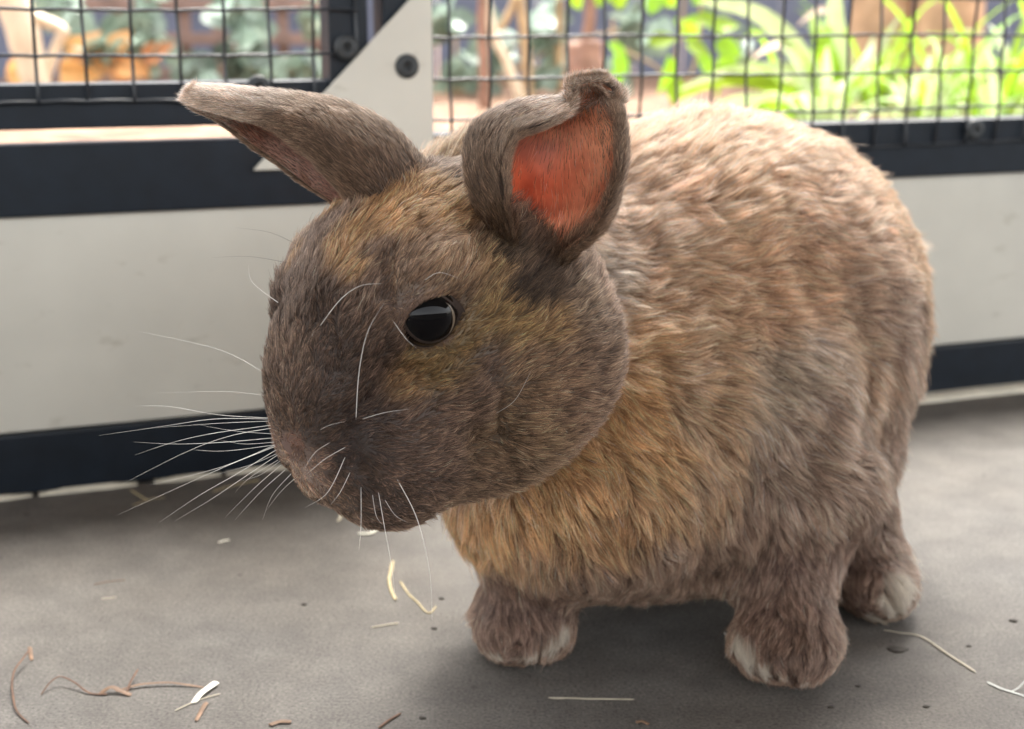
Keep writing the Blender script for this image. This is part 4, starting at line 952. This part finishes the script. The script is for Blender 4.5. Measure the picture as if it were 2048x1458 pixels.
# ------------------------------------------------------------------ bits on the floor
hay=mat('hay',(.48,.40,.23),.6,noise=(200,.2)); hayp=mat('pale_straw',(.52,.47,.36),.6,noise=(200,.15)); brn=mat('dry_brown_stem',(.12,.062,.035),.65,noise=(160,.35)); brl=mat('dry_brown_blade',(.20,.118,.068),.6,noise=(120,.35))
whitef=mat('white_flake',(.82,.80,.68),.7,noise=(150,.1),bump=(300,.5,.0006)); crumb_m=mat('dark_crumb',(.045,.038,.03),.8,noise=(300,.3)); grb=mat('grey_dry_blade',(.42,.44,.41),.5,noise=(150,.25))
def strand(name,pts,r0,r1,m,z=None,flat=1.0,lift=(),nseg=6):
    """thin piece lying on the floor along the given points; flat<1 squashes it"""
    w=np.array([floor_at(x,y) for x,y in pts]); base=w.mean(0)
    for i,l in enumerate(lift): w[i,2]+=l
    c=catmull(w,max(8,len(pts)*5)); n=len(c); r=np.linspace(r0,r1,n)*.85; flat=flat*.55; r[0]*=.5; r[-1]*=.45
    Vv,F=tube_np(c-base,r,nseg); 
    ctr=np.repeat(c-base,nseg,0); Vv=Vv.copy(); Vv[:,2]=ctr[:,2]+(Vv[:,2]-ctr[:,2])*flat
    Vv=Vv+vnoise3(Vv+base,.006,5)*min(r0,r1)*.25
    Vv[:,2]-=Vv[:,2].min(); return from_np(name,Vv,F,m,False),base
def bit(name,cat,lab,pieces,grp=None):
    pieces=[pieces] if isinstance(pieces,tuple) else pieces
    m0,b0=pieces[0]; o=put(bpy.data.objects.new(name,m0),None,label=lab,category=cat); o.location=b0+np.array([0,0,.0002])
    if grp: o['group']=grp
    for m,b in pieces[1:]: c=put(bpy.data.objects.new(m.name,m),o); c.location=Vector(b-b0)
    return o
G1='bits of hay on the floor'
bit('hay_piece','hay','short thick yellow hay stem below the rabbit\'s chin',strand('hay_piece',[(786,1124),(779,1160),(783,1182),(792,1202)],.0011,.0009,hay),G1)
bit('hay_piece','hay','thin bent hay piece with a hooked end, right of the thick yellow one',strand('hay_piece',[(800,1164),(818,1190),(835,1206),(857,1228),(872,1214)],.0006,.0005,hay),G1)
bit('hay_piece','hay','small straight pale hay sliver left of the front paw in shade',strand('hay_piece',[(742,1257),(768,1252),(797,1248)],.0005,.0006,hayp),G1)
bit('hay_piece','hay','flat pale hay strip lying in the shade between the two front paws',strand('hay_piece',[(1097,1397),(1180,1400),(1268,1401)],.0008,.0007,hayp,flat=.5),G1)
bit('hay_piece','hay','long bent white straw on the right, behind the grey forked blade',strand('hay_piece',[(1768,1262),(1800,1268),(1842,1275),(1895,1310),(1951,1346)],.0004,.0008,hayp),G1)
bit('hay_piece','hay','dark thin straw on the open floor at far left',strand('hay_piece',[(188,1170),(220,1164),(252,1161)],.00035,.0003,brl),G1)
bit('hay_piece','hay','tiny white straw just below the dark thin one',strand('hay_piece',[(203,1199),(232,1196)],.0004,.0004,hayp),G1)
bit('hay_piece','hay','yellow straw leaning against the foot of the wall, left of the whiskers',strand('hay_piece',[(262,982),(278,992),(298,1003)],.0007,.0006,hay),G1)
bit('hay_piece','hay','yellow straw lying along the wall foot behind the whiskers',strand('hay_piece',[(425,985),(470,972),(520,962)],.0009,.0008,hay),G1)
bit('hay_piece','hay','short straw in front of the wall foot, below the yellow straws',strand('hay_piece',[(265,1012),(300,1000),(330,996)],.0005,.0005,hay),G1)
bit('grey_blade','blade','grey forked dry blade at the right edge of the floor',[strand('grey_blade',[(1974,1366),(2000,1378),(2025,1386),(2060,1398)],.0009,.0007,grb,flat=.5),strand('fork',[(2022,1385),(2038,1380),(2050,1374)],.0005,.0004,grb,lift=(0,.001,.003))])
bit('dry_grass','dry grass','thin brown curled stem standing by itself at bottom left',[strand('dry_grass',[(62,1320),(45,1338),(29,1358),(25,1385),(33,1425),(58,1448)],.0006,.0005,brn,lift=(.005,.004,.003,.002,.001,0)),strand('dry_tip',[(60,1300),(62,1312),(64,1322)],.0012,.0008,brl,flat=.5,lift=(.006,.005,.005))])
bit('dry_grass','dry grass','brown dry grass stem with a crumpled blade, left of the white flake',[strand('dry_grass',[(82,1392),(100,1378),(122,1369),(150,1376),(180,1389),(215,1391)],.0004,.0007,brn,lift=(.001,.003,.004,.003,.001,.001)),
    strand('crumpled_blade',[(200,1390),(222,1384),(245,1388),(262,1392)],.0016,.0012,brl,flat=.3,lift=(0,.002,.001,0)),strand('side_stem',[(252,1391),(262,1374),(277,1352)],.0007,.0005,brn,lift=(0,.002,.003)),
    strand('long_blade',[(232,1384),(285,1374),(345,1371),(408,1376)],.0010,.0007,brl,flat=.35,lift=(.001,.002,.002,.001))])
bit('white_flake','flake','white flake of rabbit feed lying on a brown fragment, bottom left',[strand('white_flake',[(388,1408),(402,1392),(420,1378),(434,1370)],.0017,.0022,whitef,flat=.45,lift=(.001,.0015,.0015,.002)),strand('thin_straw',[(350,1423),(392,1404),(441,1389)],.0004,.0004,hayp),strand('brown_fragment',[(392,1444),(402,1426),(414,1408)],.0010,.0012,brl,flat=.5)])
bit('brown_flake','flake','brown dry flake cut by the bottom edge, left of the brown stick',strand('brown_flake',[(540,1452),(560,1446),(584,1447)],.0016,.0013,brl,flat=.5))
bit('brown_stick','stick','small brown stick at the bottom edge below the shadow',strand('brown_stick',[(757,1458),(780,1442),(801,1428)],.0008,.0007,brn))
bit('pale_crumb','crumb','largest white crumb, comma shaped, just below the chin',strand('pale_crumb',[(718,1068),(730,1071),(745,1068),(757,1054)],.0011,.0012,whitef))
bit('pale_crumb','crumb','pale crumb left of the comma shaped one, under the muzzle',strand('pale_crumb',[(676,1046),(681,1036),(685,1028)],.0009,.0010,hayp))
bit('pale_crumb','crumb','flat pale crumb farthest left on the lit floor',strand('pale_crumb',[(438,1086),(448,1083),(459,1081)],.0009,.0008,whitef,flat=.6))
bit('pale_crumb','crumb','pale chip at the bottom edge below the front paws',strand('pale_crumb',[(1272,1448),(1284,1446),(1296,1452)],.0010,.0009,brl))
bit('pale_crumb','crumb','tiny white shred sticking up beside the white toes of the nearest paw',strand('pale_crumb',[(1448,1274),(1458,1282),(1468,1290)],.0004,.0004,whitef,lift=(.004,.003,.002)))
def speck(px,py,r,lab,fl=.5):
    bm=bmesh.new(); bmesh.ops.create_icosphere(bm,subdivisions=2,radius=r)
    for v in bm.verts: v.co*= 1+.25*math.sin(v.co.x/r*3+px)*math.cos(v.co.y/r*4+py); v.co.z*=fl
    mz=min(v.co.z for v in bm.verts)
    for v in bm.verts: v.co.z-=mz*.6
    o=mesh_obj('dark_crumb',bm_mesh('dark_crumb',bm,crumb_m,True),None,label=lab,category='crumb',group='dark specks on the concrete'); o.location=floor_at(px,py); o.scale=(1.5,1,1)
for px,py,r,lab in ((608,1210,.0010,'dark speck alone on the open floor left of the hay'),(883,1198,.0010,'dark speck level with the hooked hay, left of the front paw'),(868,1258,.0010,'flat dark speck below the hooked hay piece'),(1796,1300,.0030,'largest dark spot, beside the long bent white straw'),
    (1937,1293,.0008,'dark speck right of the long bent straw'),(2027,1243,.0013,'dark speck near the right edge, above the straw'),(1852,1414,.0009,'dark speck below the long bent white straw'),(1662,1415,.0010,'dark speck in front of the nearest front paw'),(845,1437,.0010,'dark speck near the bottom edge, right of the brown stick'),(1716,1373,.0008,'dark speck between the nearest paw and the straw')):
    speck(px,py,r,lab,.18 if r>.002 else .5)
